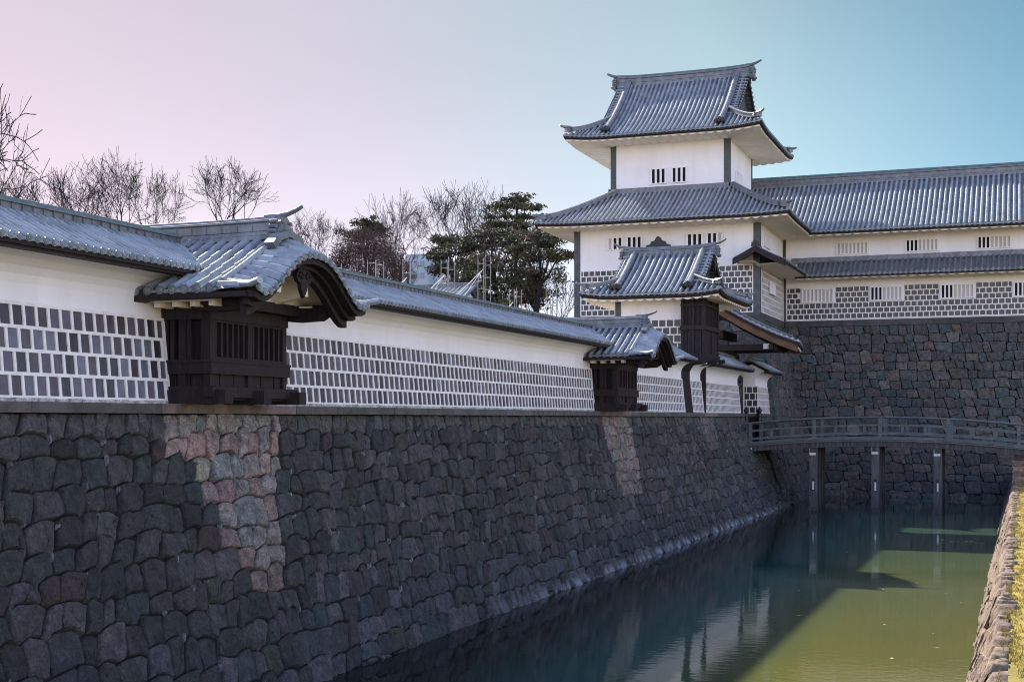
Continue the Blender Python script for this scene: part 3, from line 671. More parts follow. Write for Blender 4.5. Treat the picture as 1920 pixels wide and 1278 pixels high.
    for sg in (-1, 1):
        yy = yc + sg * (ov - .38); lo, hi = min(yy, yc + sg * 1.2), max(yy, yc + sg * 1.2)
        c.box(-13.1, -11.7, lo, hi, 1.945, 1.975); c.box(-13.08, -11.95, yy - .05, yy + .05, 1.855, 1.93)
        for k in range(4): c.box(-12.98 + k * .34, -12.87 + k * .34, min(yy - sg * .3, yy + sg * .07), max(yy - sg * .3, yy + sg * .07), 1.775, 1.90)
    c.build('eave_plaster', 'soffit_plaster', t)
    for sg in (-1, 1):
        a = MB(); yy = yc + sg * 1.32
        a.extrude([(-12.4, yy - .09, 1.99), (-12.4, yy - .09, 1.74), (-12.0, yy - .09, 1.70), (-11.55, yy - .09, 1.72), (-11.42, yy - .09, 1.80), (-11.36, yy - .09, 1.99)], (0, .18, 0)); a.build('eave_bracket', 'dark_wood', t)
    a = MB(); a.box(-12.22, -11.95, yc - 1.5, yc + 1.62, 1.80, 1.98); a.build('head_beam', 'dark_wood', t)
    # ridge
    g = MB(); cpb = MB(); pts = [(-16.4 + i * .475, yc, 2.98 + .004 * (max(0, i - 7)) ** 1.5) for i in range(11)]
    pts[-1] = (-11.66, yc, pts[-1][2])
    ridge(g, pts, .30, .40, 0, .46, .05)
    xx = -16.3
    while xx < -11.8: g.box(xx, xx + .012, yc - .125, yc + .125, 3.13, 3.24); xx += .3
    o = g.build('ridge', 'ridge_tile', t)
    q = MB(); oni(q, (-11.66, yc, 2.96), X, .50); q.sweep([(-11.50, yc - .50, 2.78), (-11.50, yc - .28, 2.95), (-11.50, yc, 3.03), (-11.50, yc + .28, 2.95), (-11.50, yc + .50, 2.78)], [(-.09, 0), (-.09, .12), (.09, .12), (.09, 0)], up=Z); q.build('ridge_ornament', 'ridge_tile', o)
    return t
bay = make_bay(BAYS[0], 'big near dark wooden bay with lattice windows and curved gable roof projecting from the wall')
b2 = copy_tree(bay); b2.location.y = BAYS[1]; b2['base'] = [-12.6, BAYS[1], .23]
b2['label'] = 'smaller looking far dark wooden bay with curved gable roof, beyond the long wall'

# ================================================================= HIP AND GABLE ROOFS
def corner_lift(L, A_, w_):
    def f(u, d):
        k = 0
        for q in (u, L - u):
            if q < w_: k += A_ * (1 - q / w_) ** 2
        return k
    return f
def make_prof(a, b, ze): return lambda d: ze + a * d + b * d * d
def hip_roof(t, xa, xb, ya, yb, prof, g, lift, lw, pitch, rr, wall, zin, sides=('front', 'right', 'left'), dtop=None, rlim=None, ridge_w=.34, scal=.5):
    """wall=(x0,x1,y0) of body below; dtop: where a skirt roof stops; returns lists"""
    dm = (yb - ya) / 2 if dtop is None else dtop
    r, e, s = MB(), MB(), MB()
    LX, LY = xb - xa, yb - ya
    defs = {'front': (V((xa, ya, 0)), X, Y, LX), 'back': (V((xb, yb, 0)), -X, -Y, LX), 'right': (V((xb, ya, 0)), Y, -X, LY), 'left': (V((xa, yb, 0)), -Y, X, LY)}
    for sd_ in sides:
        O, U, D, L = defs[sd_]; cl = corner_lift(L, lift, lw)
        zf = lambda u, d, cl=cl: prof(d) + cl(u, d) * max(0, 1 - d / 2.6)
        if sd_ in ('front', 'back'):
            lim = (lambda u, L=L: (u if u < g else (L - u if u > L - g else dm))) if dtop is None else (lambda u, L=L: min(u, L - u, dm))
        else:
            lim = (lambda u, L=L: min(u, L - u, g)) if dtop is None else (lambda u, L=L: min(u, L - u, dm))
        if rlim and sd_ == 'right':
            l0 = lim; lim = lambda u, l0=l0: (l0(u) if u < rlim else -1)
            strip_L = rlim
        slope(r, O, U, D, L, zf, lim, pitch, rr)
        Lc = L
        strip(e, O, U, D, Lc, zf, .02, .30, -.16, -.06); strip(e, O, U, D, Lc, zf, .08, .26, -.23, -.165)
        ovh = {'front': wall[2] - ya, 'back': wall[3] - 0 if len(wall) > 3 else 1.8, 'right': xb - wall[1], 'left': wall[0] - xa}[sd_]
        if sd_ == 'back': ovh = yb - wall[3]
        soffit(s, O, U, D, L, zf, .14, ovh + .02, .26, zin, scal)
    r.build('roof_tiles', 'roof_tile', t); e.build('eave_board', 'dark_wood', t); s.build('soffit', 'soffit_plaster', t)
    return r
def hip_ridges(t, xa, xb, ya, yb, prof, g0, lift, w_, h_, corners, d0=.1, tip=.35):
    for cx, cy in corners:
        m = MB(); sx = 1 if cx == 'l' else -1; sy = 1 if cy == 'f' else -1
        ox, oy = (xa if cx == 'l' else xb), (ya if cy == 'f' else yb); P = []
        for i in range(9):
            d = lerp(g0, d0, i / 8); P.append((ox + sx * d, oy + sy * d, prof(d) + lift * (1 - d / 2.2) ** 2 * (1 if d < 2.2 else 0) * 2 * max(0, 1 - d / 2.6) + .02))
        ridge(m, P, w_, h_, 0, tip, w_ * .26)
        o = m.build('hip_ridge', 'ridge_tile', t)
        q = MB(); oni(q, P[-2], V((-sx, -sy, 0)), h_ * 1.3); q.build('ridge_ornament', 'ridge_tile', o)
def gable_top(t, xa, xb, ya, yb, prof, g, kx, w_, h_, rw, rh, rz, tip, capm='copper_green'):
    """main ridge, descending ridges, gable faces"""
    dm = (yb - ya) / 2; yc = (ya + yb) / 2
    m = MB(); cpm = MB(); x0, x1 = xa + g - .15, xb - g + .15; n = 12
    P = [(lerp(x0, x1, i / n), yc, rz + .10 * (2 * i / n - 1) ** 4) for i in range(n + 1)]
    ridge(m, P, rw, rh, tip, tip, rw * .2, cpm)
    o = m.build('main_ridge', 'ridge_tile', t)
    cpm.sweep([V(p) + Z * (rh + .01) for p in P], [(-.07, -.02), (-.05, .05), (.05, .05), (.07, -.02)]); cpm.build('ridge_cap', capm, o)
    for x, d in ((x0, -X), (x1, X)): q = MB(); oni(q, (x, yc, rz - .05), d, rh * 1.25); q.build('ridge_ornament', 'ridge_tile', o)
    for xk in (xa + kx, xb - kx):
        for sy, ye in ((1, ya), (-1, yb)):
            m = MB(); P = [(xk, ye + sy * lerp(dm - .05, .55, i / 8), prof(lerp(dm - .05, .55, i / 8)) + .03) for i in range(9)]
            ridge(m, P, w_, h_); o = m.build('descending_ridge', 'ridge_tile', t)
            q = MB(); oni(q, V(P[-1]) + Z * .0, V((0, -sy, 0)), h_ * 1.45)
            for k in (-1, 0, 1): p = V(P[-1]) + X * (k * .18) - Y * (sy * .1) + Z * .06; q.tube(p, p - Y * (sy * .28), .085, None, 8)
            q.build('ridge_ornament', 'black_iron' if sy > 0 else 'ridge_tile', o)
    for x, sg in ((xa + g, -1), (xb - g, 1)):
        m = MB(); d = g + .05
        while d < dm - .05:         # verge tiles lying across the slope edge
            for sy, ye in ((1, ya), (-1, yb)):
                y = ye + sy * d; z = prof(d) + .045
                m.tube((x - sg * .42, y, z), (x + sg * .10, y, z - .02), .062, None, 8)
            d += .24
        n_ = len(m.v); keep = m
        for side in (1, -1):
            yq = yc; q = MB(); mp_ = {}
            for i, f_ in enumerate(keep.f):
                cyf = sum(keep.v[k][1] for k in f_) / len(f_)
                if (cyf - yc) * side > 0:
                    ids = []
                    for k in f_:
                        if k not in mp_: mp_[k] = len(q.v); q.v.append(keep.v[k]); q.c.append(keep.c[k])
                        ids.append(mp_[k])
                    q.f.append(ids); q.sm.append(keep.sm[i])
            q.build('verge_tiles', 'roof_tile', t)
        b = MB()
        for sy, ye in ((1, ya), (-1, yb)):
            n = 10; rows = []
            for i in range(n + 1):
                d = lerp(g - .1, dm, i / n); y = ye + sy * d; z = prof(d)
                rows.append([V((x - sg * .02, y, z - .03)), V((x + sg * .06, y, z - .03)), V((x + sg * .06, y, z - .30)), V((x - sg * .02, y, z - .30)), V((x - sg * .02, y, z - .03))])
            b.grid(rows, False); b.build('bargeboard', 'dark_wood', t); b = MB()
        c = MB(); P = [(x - sg * .38, ya + lerp(g - .3, dm, i / 8), prof(lerp(g - .3, dm, i / 8)) - .1) for i in range(9)]
        P += [(x - sg * .38, yb - lerp(dm, g - .3, i / 8), prof(lerp(dm, g - .3, i / 8)) - .1) for i in range(1, 9)]
        c.extrude(P, (sg * .04, 0, 0)); c.build('gable_wall', 'lead_plate', t)
        p = MB(); a0 = V((x + sg * .07, yc, prof(dm) - .3)); p.extrude([a0 + Y * u + Z * v for u, v in ((0, .1), (.28, 0), (.34, -.2), (.16, -.3), (.1, -.5), (0, -.6), (-.1, -.5), (-.16, -.3), (-.34, -.2), (-.28, 0))], (sg * .05, 0, 0)); p.build('gable_pendant', 'dark_wood', t)

def slot_window(t, O, U, N, w_, h_, bars, dark, frame=True, name='window'):
    """plaster-barred window: bars cells, those in dark are open"""
    O, U, N = V(O), V(U), V(N); m = MB()
    m.obox(O + N * .004, U * w_, Z * h_, N * .004); o = m.build(name, 'interior', t)
    b = MB(); cw = w_ / bars
    for k in range(bars + 1): b.obox(O + U * (k * cw - cw * .2) + N * .009, U * (cw * .4), Z * h_, N * .06)
    b.obox(O - U * .05 + N * .009 - Z * .05, U * (w_ + .1), Z * .05, N * .075); b.obox(O - U * .05 + N * .009 + Z * h_, U * (w_ + .1), Z * .05, N * .075)
    b.build('bars', 'plaster', o)
    s = MB(); any_ = False
    for k in range(bars):
        if k not in dark: s.obox(O + U * (k * cw + cw * .19) + N * .009, U * (cw * .62), Z * h_, N * .012); any_ = True
    if any_: s.build('shutter', 'shutter', o)
    return o

# ---------------------------------------------------------------- corner tower
t = tower = thing('castle_tower', (-18.3, 77, BT), 'two storey white castle tower with layered grey tiled roofs and dark corner boards', 'tower')
b = MB(); b.box(-23.5, -13.1, 72, 82.3, BT, 10.95); b.build('lower_wall', 'plaster', t)
b = MB(); b.box(-21.9, -15.1, 73.8, 80.5, 12.0, 15.9); b.build('upper_wall', 'plaster', t)
def boards(t, xs, y, z0, z1, w_=.33, sgn=(1, -1), sh=None):
    for x, s in zip(xs, sgn):
        m = MB(); z = z0
        while z < z1 - .01:
            h = min(.16, z1 - z); m.box(min(x - s * .03, x + s * w_), max(x - s * .03, x + s * w_), y - .03, y + w_, z, z + h - .012); z += h
        m.box(min(x - s * .012, x + s * (w_ - .02)), max(x - s * .012, x + s * (w_ - .02)), y - .012, y + w_ - .02, z0, z1)
        m.build('corner_board', 'lead_plate', t)
boards(t, (-23.5, -13.1), 72, BT, 10.5); boards(t, (-21.9, -15.1), 73.8, 12.7, 15.5, .30)
boards(t, (-15.1,), 80.25, 12.7, 15.5, .25, (-1,))
P1 = make_prof(.46, .028, 10.72)
hip_roof(t, -25.2, -11.2, 70.05, 84.2, P1, 0, .10, 3.0, .265, .068, (-23.5, -13.1, 72), 10.55, ('front', 'right', 'left'), dtop=3.75, rlim=8.6)
# flashing where the skirt roof meets the upper wall
f = MB(); zt = P1(3.75)
for O, a, b_ in (((-21.98, 73.66, zt - .1), (6.96, 0, 0), (0, .14, 0)), ((-15.1, 73.66, zt - .1), (.14, 0, 0), (0, 6.9, 0)), ((-22.04, 73.66, zt - .1), (.14, 0, 0), (0, 6.9, 0))): f.obox(O, a, b_, (0, 0, .30))
f.build('flashing', 'ridge_tile', t)
hip_ridges(t, -25.2, -11.2, 70.05, 84.2, P1, 3.7, .10, .32, .26, (('l', 'f'), ('r', 'f')))
P2 = make_prof(.50, .049, 15.72)
hip_roof(t, -24.1, -12.95, 71.75, 82.55, P2, 1.75, .20, 2.6, .265, .068, (-21.9, -15.1, 73.8, 80.5), 15.55, ('front', 'right', 'left', 'back'))
gable_top(t, -24.1, -12.95, 71.75, 82.55, P2, 1.75, 2.35, .34, .27, .44, .62, P2(5.4) - .22, .62)
hip_ridges(t, -24.1, -12.95, 71.75, 82.55, P2, 2.2, .20, .30, .26, (('l', 'f'), ('r', 'f'), ('l', 'b'), ('r', 'b')))
# windows
slot_window(t, (-19.55, 73.79, 13.25), X, -Y, .85, .78, 3, (0, 1, 2)); slot_window(t, (-18.35, 73.79, 13.25), X, -Y, .85, .78, 3, (0, 1, 2))
slot_window(t, (-15.09, 75.6, 13.2), Y, X, 1.6, .75, 5, ())
slot_window(t, (-21.55, 71.99, 9.40), X, -Y, .85, .62, 3, (1, 2)); slot_window(t, (-20.45, 71.99, 9.40), X, -Y, .85, .62, 3, (0, 1, 2))
slot_window(t, (-17.05, 71.99, 9.40), X, -Y, .85, .62, 3, (0, 1, 2)); slot_window(t, (-15.95, 71.99, 9.40), X, -Y, .85, .62, 3, (0, 1))
slot_window(t, (-13.09, 73.4, 9.4), Y, X, 1.6, .62, 5, ())
slot_window(t, (-13.03, 74.6, 6.95), Y, X, 1.7, .62, 6, ())
mt, mj = MB(), MB()
namako(mt, mj, (-23.15, 71.985, 5.72), X, Z, -Y, 9.7, 2.52, 8, .335, .055, TD)
mt.build('wall_tile', 'wall_tile', t); mj.build('plaster_joint', 'joint_plaster', t); mt, mj = MB(), MB()
namako(mt, mj, (-13.085, 72.4, 5.72), Y, Z, X, 7.1, 2.52, 8, .335, .055, [(.16, .15, .17), (.12, .11, .13)])
mt.build('wall_tile', 'wall_tile', t); mj.build('plaster_joint', 'joint_plaster', t)
# corner gable over the skirt on the right side, and small carved gable on the front
def small_gable(nm_, xc, y0, y1, zr, wl, wr, pitch_=.50, cuty=72):
    m, e, so_ = MB(), MB(), MB(); eb = []
    for s, wd, ye in ((-1, wl, cuty), (1, wr, y1)):
        zf = lambda u, d, wd=wd: zr - .62 * (wd - d) + .07 * (wd - d) ** 2
        L = ye - y0
        if s > 0: O, U, D = V((xc + wd, y0, 0)), Y, -X
        else: O, U, D = V((xc - wd, ye, 0)), -Y, X
        slope(m, O, U, D, L, zf, lambda u, wd=wd: wd, .22, .055, .3)
        strip(e, O, U, D, L, zf, .02, .22, -.15, -.04, trim=False); strip(e, O, U, D, L, zf, .02, wd, -.07, -.02, trim=False)
        soffit(so_, O, U, D, L, zf, .12, wd, .15, zf(0, 0) - .16, .42, .05, trim=False)
        eb.append(e); e = MB()
    o = m.build(nm_, 'ridge_tile', t)
    for e in eb: e.build('eave_board', 'dark_wood', o)
    so_.build('soffit', 'soffit_plaster', o)
    h = MB()
    for s, wd in ((-1, wl), (1, wr)):
        rows = []
        for i in range(9):
            q = wd * i / 8 * 1.04; z = zr - .62 * q + .07 * q * q; rows.append([V((xc + s * q, y0 - .10, z + .03)), V((xc + s * q, y0 + .02, z + .03)), V((xc + s * q, y0 + .02, z - .30)), V((xc + s * q, y0 - .10, z - .30)), V((xc + s * q, y0 - .10, z + .03))])
        h.grid(rows, False); h.add(rows[-1][:4], [(0, 1, 2, 3)])
    h.build('bargeboard', 'dark_wood', o)
    g = MB(); ridge(g, [(xc, y0 - .05, zr - .03), (xc, (cuty if wl <= wr else y1), zr - .03)], .28, .16); g.build('ridge', 'ridge_tile', o)
    q = MB(); oni(q, (xc, y0, zr + .02), -Y, .34); q.build('ridge_ornament', 'black_iron', o)
    return o
small_gable('corner_gable', -13.1, 70.75, 78.6, 9.08, 1.15, 1.55)
o = small_gable('front_gable', -18.35, 70.9, 72, 9.35, 1.5, 1.5)
q = MB(); half = [(0, -.1), (.95, -.35), (.9, -.18), (.7, -.12), (.66, .02), (.45, .06), (.4, .2), (.2, .26), (.12, .42), (0, .5)]
q.extrude([V((-18.35 + x, 70.72, 9.35 + y)) for x, y in half + [(-x, y) for x, y in reversed(half[1:-1])]], (0, .12, 0)); q.build('carved_crest', 'black_iron', o)

# ---------------------------------------------------------------- long storehouse
t = thing('long_storehouse', (5, 83.5, BT), 'long white two storey storehouse with a sweeping tiled roof on the stone wall at right', 'building')
b = MB(); b.box(-13.0, 24, 79.6, 87.4, BT, 11.0); b.build('wall', 'plaster', t)
g_ = MB(); g_.extrude([(23.9, 79.7, 10.9), (23.9, 87.3, 10.9), (23.9, 83.5, 14.4)], (.05, 0, 0)); g_.build('gable_wall', 'plaster', t)
P3 = make_prof(.50, .026, 10.66)
r, e, s = MB(), MB(), MB()
xl, LL = -13.4, 38.4
slope(r, (xl, 77.85, 0), X, Y, LL, lambda u, d: P3(d), lambda u: 5.65, .287, .076, .36)
slope(r, (-17.4, 80.55, 0), X, Y, 4.0, lambda u, d: P3(d + 2.7), lambda u: 2.95, .287, .076, .36, ends=False)
slope(r, (xl + LL, 89.15, 0), -X, -Y, LL, lambda u, d: P3(d), lambda u: 5.65, .287, .074, .7)
r.build('roof_tiles', 'roof_tile', t)
strip(e, (-11.6, 77.85, 0), X, Y, 36.6, lambda u, d: P3(d), .02, .30, -.16, -.06, trim=False); strip(e, (-11.6, 77.85, 0), X, Y, 36.6, lambda u, d: P3(d), .08, .26, -.22, -.165, trim=False)
soffit(s, (-12.6, 77.85, 0), X, Y, 37.6, lambda u, d: P3(d), .14, 1.76, .26, 10.55, .52, .07, trim=False)
# skirt roof
P4 = make_prof(.62, .02, 8.18); rs = MB(); e.build('eave_board', 'dark_wood', t); e = MB(); s.build('soffit', 'soffit_plaster', t); s = MB()
slope(rs, (-12.2, 78.15, 0), X, Y, 37, lambda u, d: P4(d), lambda u: 1.46, .287, .074, .36)
strip(e, (-12.2, 78.15, 0), X, Y, 37, lambda u, d: P4(d), .02, .26, -.16, -.06, trim=False)
soffit(s, (-12.2, 78.15, 0), X, Y, 37, lambda u, d: P4(d), .12, 1.46, .22, 8.02, .52, .07, trim=False)
rs.build('skirt_roof', 'ridge_tile', t)
e.build('eave_board', 'dark_wood', t); e = MB(); e.box(-12.6, 24, 79.44, 79.6, P4(1.35), P4(1.35) + .30); e.build('flashing', 'ridge_tile', t); s.build('soffit', 'soffit_plaster', t)
g = MB(); cpm = MB(); P = [(-17.4 + (LL + 4) * i / 16, 83.5, 14.18) for i in range(17)]; ridge(g, P, .46, .62, 0, .5); o = g.build('main_ridge', 'ridge_tile', t)
cpm.sweep([V(p) + Z * .64 for p in P], [(-.1, -.03), (-.07, .07), (.07, .07), (.1, -.03)]); cpm.build('ridge_cap', 'copper_green', o)
mt, mj = MB(), MB(); holes = []
WX = [-11.95 + 3.86 * k for k in range(9)]
for k, x in enumerate(WX):
    fr_ = MB(); fr_.box(x - .12, x + 1.87, 79.52, 79.597, 6.68, 7.62); fr_.build('window_surround', 'plaster', t)
    slot_window(t, (x, 79.51, 6.80), X, -Y, 1.75, .70, 8, (0, 1, 2) if k not in (0, 5) else ())
    slot_window(t, (x + 1.95, 79.595, 9.52), X, -Y, 1.75, .60, 8, (0, 1, 2) if k not in (0, 4) else ())
    holes.append((x - .12 + 12.9, x + 1.87 + 12.9, 6.68 - 5.76, 7.62 - 5.76))
namako(mt, mj, (-12.9, 79.585, 5.76), X, Z, -Y, 36.8, 1.86, 6, .335, .055, TD, hole=holes)
mt.build('wall_tile', 'wall_tile', t); mj.build('plaster_joint', 'joint_plaster', t)
c = MB(); c.box(-13.05, -12.93, 79.53, 79.62, BT, 10.6); c.build('corner_board', 'lead_plate', t)

# ---------------------------------------------------------------- small turret above the wall
t = thing('small_turret', (-14.9, 58, .23), 'small white turret with hip and gable roof and dark wooden corner bay, before the tower', 'turret')
b = MB(); b.box(-16.4, -13.15, 56, 60.5, .2, 5.5); b.build('wall', 'plaster', t)
P5 = make_prof(.44, .045, 5.22)
hip_roof(t, -17.65, -11.55, 54.7, 61.8, P5, 1.1, .15, 1.6, .262, .066, (-16.4, -13.15, 56, 60.5), 5.12, ('front', 'right', 'left', 'back'), scal=.42)
gable_top(t, -17.65, -11.55, 54.7, 61.8, P5, 1.1, 1.5, .26, .20, .30, .38, P5(3.55) - .16, .45, 'ridge_tile')
hip_ridges(t, -17.65, -11.55, 54.7, 61.8, P5, 1.5, .15, .22, .18, (('l', 'f'), ('r', 'f'), ('l', 'b'), ('r', 'b')), tip=.3)
mt, mj = MB(), MB(); namako(mt, mj, (-16.15, 55.985, 1.9), X, Z, -Y, 2.75, 2.32, 7, .33, .055, TD); mt.build('wall_tile', 'wall_tile', t); mj.build('plaster_joint', 'joint_plaster', t)
boards(t, (-16.4,), 56, .3, 5.2, .22, (1,))
bx = MB(); x0, x1, y0, y1 = -13.42, -12.38, 55.5, 58.25
bx.box(x0, x1 - .1, y0 + .1, y1 - .1, 2.55, 5.15)
for px in (x0, (x0 + x1) / 2 - .06, x1 - .12): bx.box(px, px + .12, y0, y0 + .12, 2.55, 5.15)
for py in (y1 - .12, (y0 + y1) / 2 - .06): bx.box(x1 - .12, x1, py, py + .12, 2.55, 5.15)
for z0, z1, o_ in ((3.72, 3.90, .04), (5.0, 5.18, .02), (2.52, 2.70, .05), (4.72, 4.80, .015)): bx.box(x0 - o_, x1 + o_, y0 - o_, y1 + o_, z0, z1)
for k in range(6): bx.box(x0 + .14 + k * .15, x0 + .27 + k * .15, y0 + .05, y0 + .11, 2.7, 3.72)
for k in range(9): bx.box(x1 - .11, x1 - .05, y0 + .14 + k * .28, y0 + .40 + k * .28, 2.7, 3.72)
o = bx.build('corner_bay', 'dark_wood', t)
l = MB()
for k in range(5): xx = x0 + .2 + k * .17; l.box(xx, xx + .05, y0 + .03, y0 + .09, 3.9, 4.72)
for k in range(13): yy = y0 + .2 + k * .19; l.box(x1 - .09, x1 - .03, yy, yy + .05, 3.9, 4.72)
l.build('lattice', 'dark_wood', o)
for yy in (55.42, 56.7, 57.98): j = MB(); j.extrude([(-13.3, yy, 2.55), (-12.1, yy, 2.55), (-12.1, yy, 2.42), (-12.5, yy, 2.28), (-13.3, yy, 2.2)], (0, .28, 0)); j.build('bracket', 'dark_wood', o)

# ---------------------------------------------------------------- bridge gate
t = gate = thing('bridge_gate', (-13, 66.9, -1.2), 'tiled timber gate with sweeping roof at the castle end of the bridge', 'gate')
ang = math.radians(7); piv = V((-12.4, 64.6, 0))
def gm(mb):      # turn the finished mesh points about the pivot
    ca, sa = math.cos(ang), math.sin(ang); mb.v = [(piv.x + (p[0] - piv.x) * ca - (p[1] - piv.y) * sa, piv.y + (p[0] - piv.x) * sa + (p[1] - piv.y) * ca, p[2]) for p in mb.v]; return mb
zg = lambda u, d: 3.60 + .33 * d + .042 * d * d
r = MB(); slope(r, (-9.85, 64.5, 0), Y, -X, 4.4, zg, lambda u: 4.0, .245, .062, .3, st=.03); slope(r, (-17.85, 68.9, 0), -Y, X, 4.4, zg, lambda u: 4.0, .245, .062, .3)
for k in range(15): d = .1 + k * .265; r.tube((-9.85 - d, 64.42, zg(0, d) + .09), (-9.85 - d, 65.0, zg(0, d) + .09), .055, None, 8)
gm(r).build('roof_tiles', 'roof_tile', t)
for yy in (65.25, 68.5):
    g = MB(); ridge(g, [(-9.85 - d, yy, zg(0, d) + .04) for d in (.5, 1, 1.6, 2.2, 2.8, 3.4, 3.95)], .28, .22); oni(g, (-10.3, yy, zg(0, .45) + .03), X, .3); gm(g).build('descending_ridge', 'ridge_tile', t)
g = MB(); ridge(g, [(-13.85, 64.35, 5.55), (-13.85, 66.7, 5.52), (-13.85, 69.05, 5.55)], .32, .36, .4, .4); gm(g).build('main_ridge', 'ridge_tile', t)
e = MB(); strip(e, (-9.85, 64.5, 0), Y, -X, 4.4, zg, .0, .3, -.14, -.03, trim=False)
gm(e).build('eave_board', 'dark_wood', t)
for yy in (64.42, 68.86):
    e = MB()
    rows = []
    for i in range(10):
        d = 4.0 * i / 9; x_ = -9.85 - d; z = zg(0, d); rows.append([V((x_, yy, z - .0)), V((x_, yy + .14, z)), V((x_, yy + .14, z - .12)), V((x_, yy, z - .12)), V((x_, yy, z))])
    e.grid(rows, False); e.add(rows[0][:4], [(0, 1, 2, 3)]); gm(e).build('verge_board', 'dark_wood', t)
for yy in (64.50, 68.80):
    for sx in (1, -1):
        e = MB(); rows = []
        for i in range(10):
            d = .12 + 3.88 * i / 9; x_ = -13.85 + sx * (4.0 - d); z = zg(0, d) - .125; rows.append([V((x_, yy, z)), V((x_, yy + .10, z)), V((x_, yy + .10, z - .34)), V((x_, yy, z - .34)), V((x_, yy, z))])
        e.grid(rows, False); e.add(rows[0][:4], [(0, 1, 2, 3)]); gm(e).build('bargeboard', 'warm_wood', t)
e = MB(); rows = [[V((-9.95 - 3.9 * i / 8, yy, zg(0, .1 + 3.9 * i / 8) - .20)) for yy in (64.6, 68.8)] for i in range(9)]; e.grid(rows, False)
for k in range(15): yy = 64.8 + k * .28; e.sweep([(-9.95 - 3.9 * i / 6, yy, zg(0, .1 + 3.9 * i / 6) - .26) for i in range(7)], [(-.04, -.05), (-.04, .05), (.04, .05), (.04, -.05)])
gm(e).build('rafters', 'warm_wood', t)
w_ = MB()
for k in range(15): yy = 64.8 + k * .28; w_.box(-9.95, -9.91, yy - .03, yy + .03, zg(0, .1) - .30, zg(0, .1) - .22)
w_.box(-11.6, -11.3, 64.84, 64.88, 3.35, 3.60); gm(w_).build('rafter_ends', 'white_paint', t)
for x_, y_ in ((-13.75, 65.45), (-13.75, 67.95), (-15.9, 65.45), (-15.9, 67.95)):
    p = MB(); p.box(x_ - .2, x_ + .2, y_ - .2, y_ + .2, -1.3, 3.6); p.build('post', 'dark_wood', t)
p = MB(); p.box(-14.0, -13.5, 64.9, 68.5, 2.75, 3.25); p.box(-13.9, -13.6, 64.9, 68.4, 3.9, 4.3); p.box(-15.6, -11.0, 65.1, 65.3, 3.3, 3.6); p.box(-15.6, -11.0, 68.0, 68.2, 3.3, 3.6); p.box(-11.35, -11.15, 64.75, 68.55, 3.3, 3.55); p.build('beams', 'dark_wood', t)
p = MB(); p.box(-13.8, -13.7, 65.5, 67.95, -1.2, 2.75)
for k in range(8): p.box(-13.7, -13.66, 65.45 + k * .31, 65.70 + k * .31, -1.2, 2.7)
p.build('door', 'dark_wood', t)

# ---------------------------------------------------------------- bridge
t = thing('arched_bridge', (-6.4, 66.6, ZW), 'low arched weathered wooden bridge crossing the moat on square timber piers', 'bridge')
BY0, BY1 = 65.1, 68.1
zd = lambda x: -.88 - .33 * ((x + 6.4) / 6.3) ** 2
xs = [-12.75 + i * (13.1 / 24) for i in range(25)]
b = MB()
for i in range(60):
    x0 = -12.75 + i * 13.1 / 60; x1 = x0 + 13.1 / 60 - .012; b.obox((x0, BY0 + .02, zd(x0) - .07), (x1 - x0, 0, zd(x1) - zd(x0)), (0, BY1 - BY0 - .04, 0), (0, 0, .07))
b.build('deck', 'bridge_wood', t)
for y_ in (BY0, BY1 - .2, (BY0 + BY1) / 2 - .1):
    b = MB(); b.sweep([(x, y_ + .1, zd(x) - .08) for x in xs], [(-.1, 0), (-.1, -.36), (.1, -.36), (.1, 0)]); b.build('beam', 'pier_wood', t)
b = MB(); b.sweep([(x, BY0 - .02, zd(x) + .0) for x in xs], [(-.05, -.11), (-.05, .03), (.05, .03), (.05, -.11)]); b.sweep([(x, BY0 - .05, zd(x) - .13) for x in xs], [(-.03, -.06), (-.03, 0), (.03, 0), (.03, -.06)]); b.build('fascia', 'bridge_wood', t)
for y_ in (BY0 + .07, BY1 - .07):
    b = MB()
    b.sweep([(x, y_, zd(x) + .93) for x in xs], [(.065 * math.cos(2 * PI * q / 8), .055 * math.sin(2 * PI * q / 8)) for q in range(8)], True)
    for hh, w2, h2 in ((.56, .045, .04), (.17, .06, .055)): b.sweep([(x, y_, zd(x) + hh) for x in xs], [(-w2, -h2), (-w2, h2), (w2, h2), (w2, -h2)])
    o = b.build('railing', 'bridge_wood', t)
    for k in range(5):
        x = -12.3 + k * 3.05; p = MB(); p.box(x - .075, x + .075, y_ - .08, y_ + .08, zd(x) - .05, zd(x) + .90); p.build('post', 'bridge_wood', o)
        for q in (1, 2):
            xx = x + q * 3.05 / 3
            if xx < 0: p = MB(); p.box(xx - .07, xx + .07, y_ - .04, y_ + .04, zd(xx) + .2, zd(xx) + .53); p.build('strut', 'bridge_wood', o)
for x in (-9.3, -6.42, -3.62):
    for k, y_ in enumerate((65.35, 66.6, 67.85)):
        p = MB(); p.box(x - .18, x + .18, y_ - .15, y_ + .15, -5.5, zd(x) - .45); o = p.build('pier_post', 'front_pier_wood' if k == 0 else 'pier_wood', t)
        if k == 0:
            c = MB(); c.box(x - .17, x + .12, y_ - .17, y_ - .152, zd(x) - .80, zd(x) - .47); c.build('cap_plate', 'white_paint', o)
            c = MB(); c.box(x - .06, x + .07, y_ - .175, y_ - .152, -3.45, -2.85); c.build('gauge_plate', 'black_iron', o)
            c = MB(); c.box(x - .035, x + .045, y_ - .185, y_ - .176, -3.40, -3.0); c.build('gauge_face', 'white_paint', o)
            c = MB(); c.box(x - .22, x + .22, y_ - .2, y_ + .2, -5.5, -4.22); c.build('foot_collar', 'pier_wood', o)
    c = MB(); c.box(x - .14, x + .14, BY0 + .05, BY1 - .05, zd(x) - .68, zd(x) - .45); c.build('cross_beam', 'pier_wood', t)
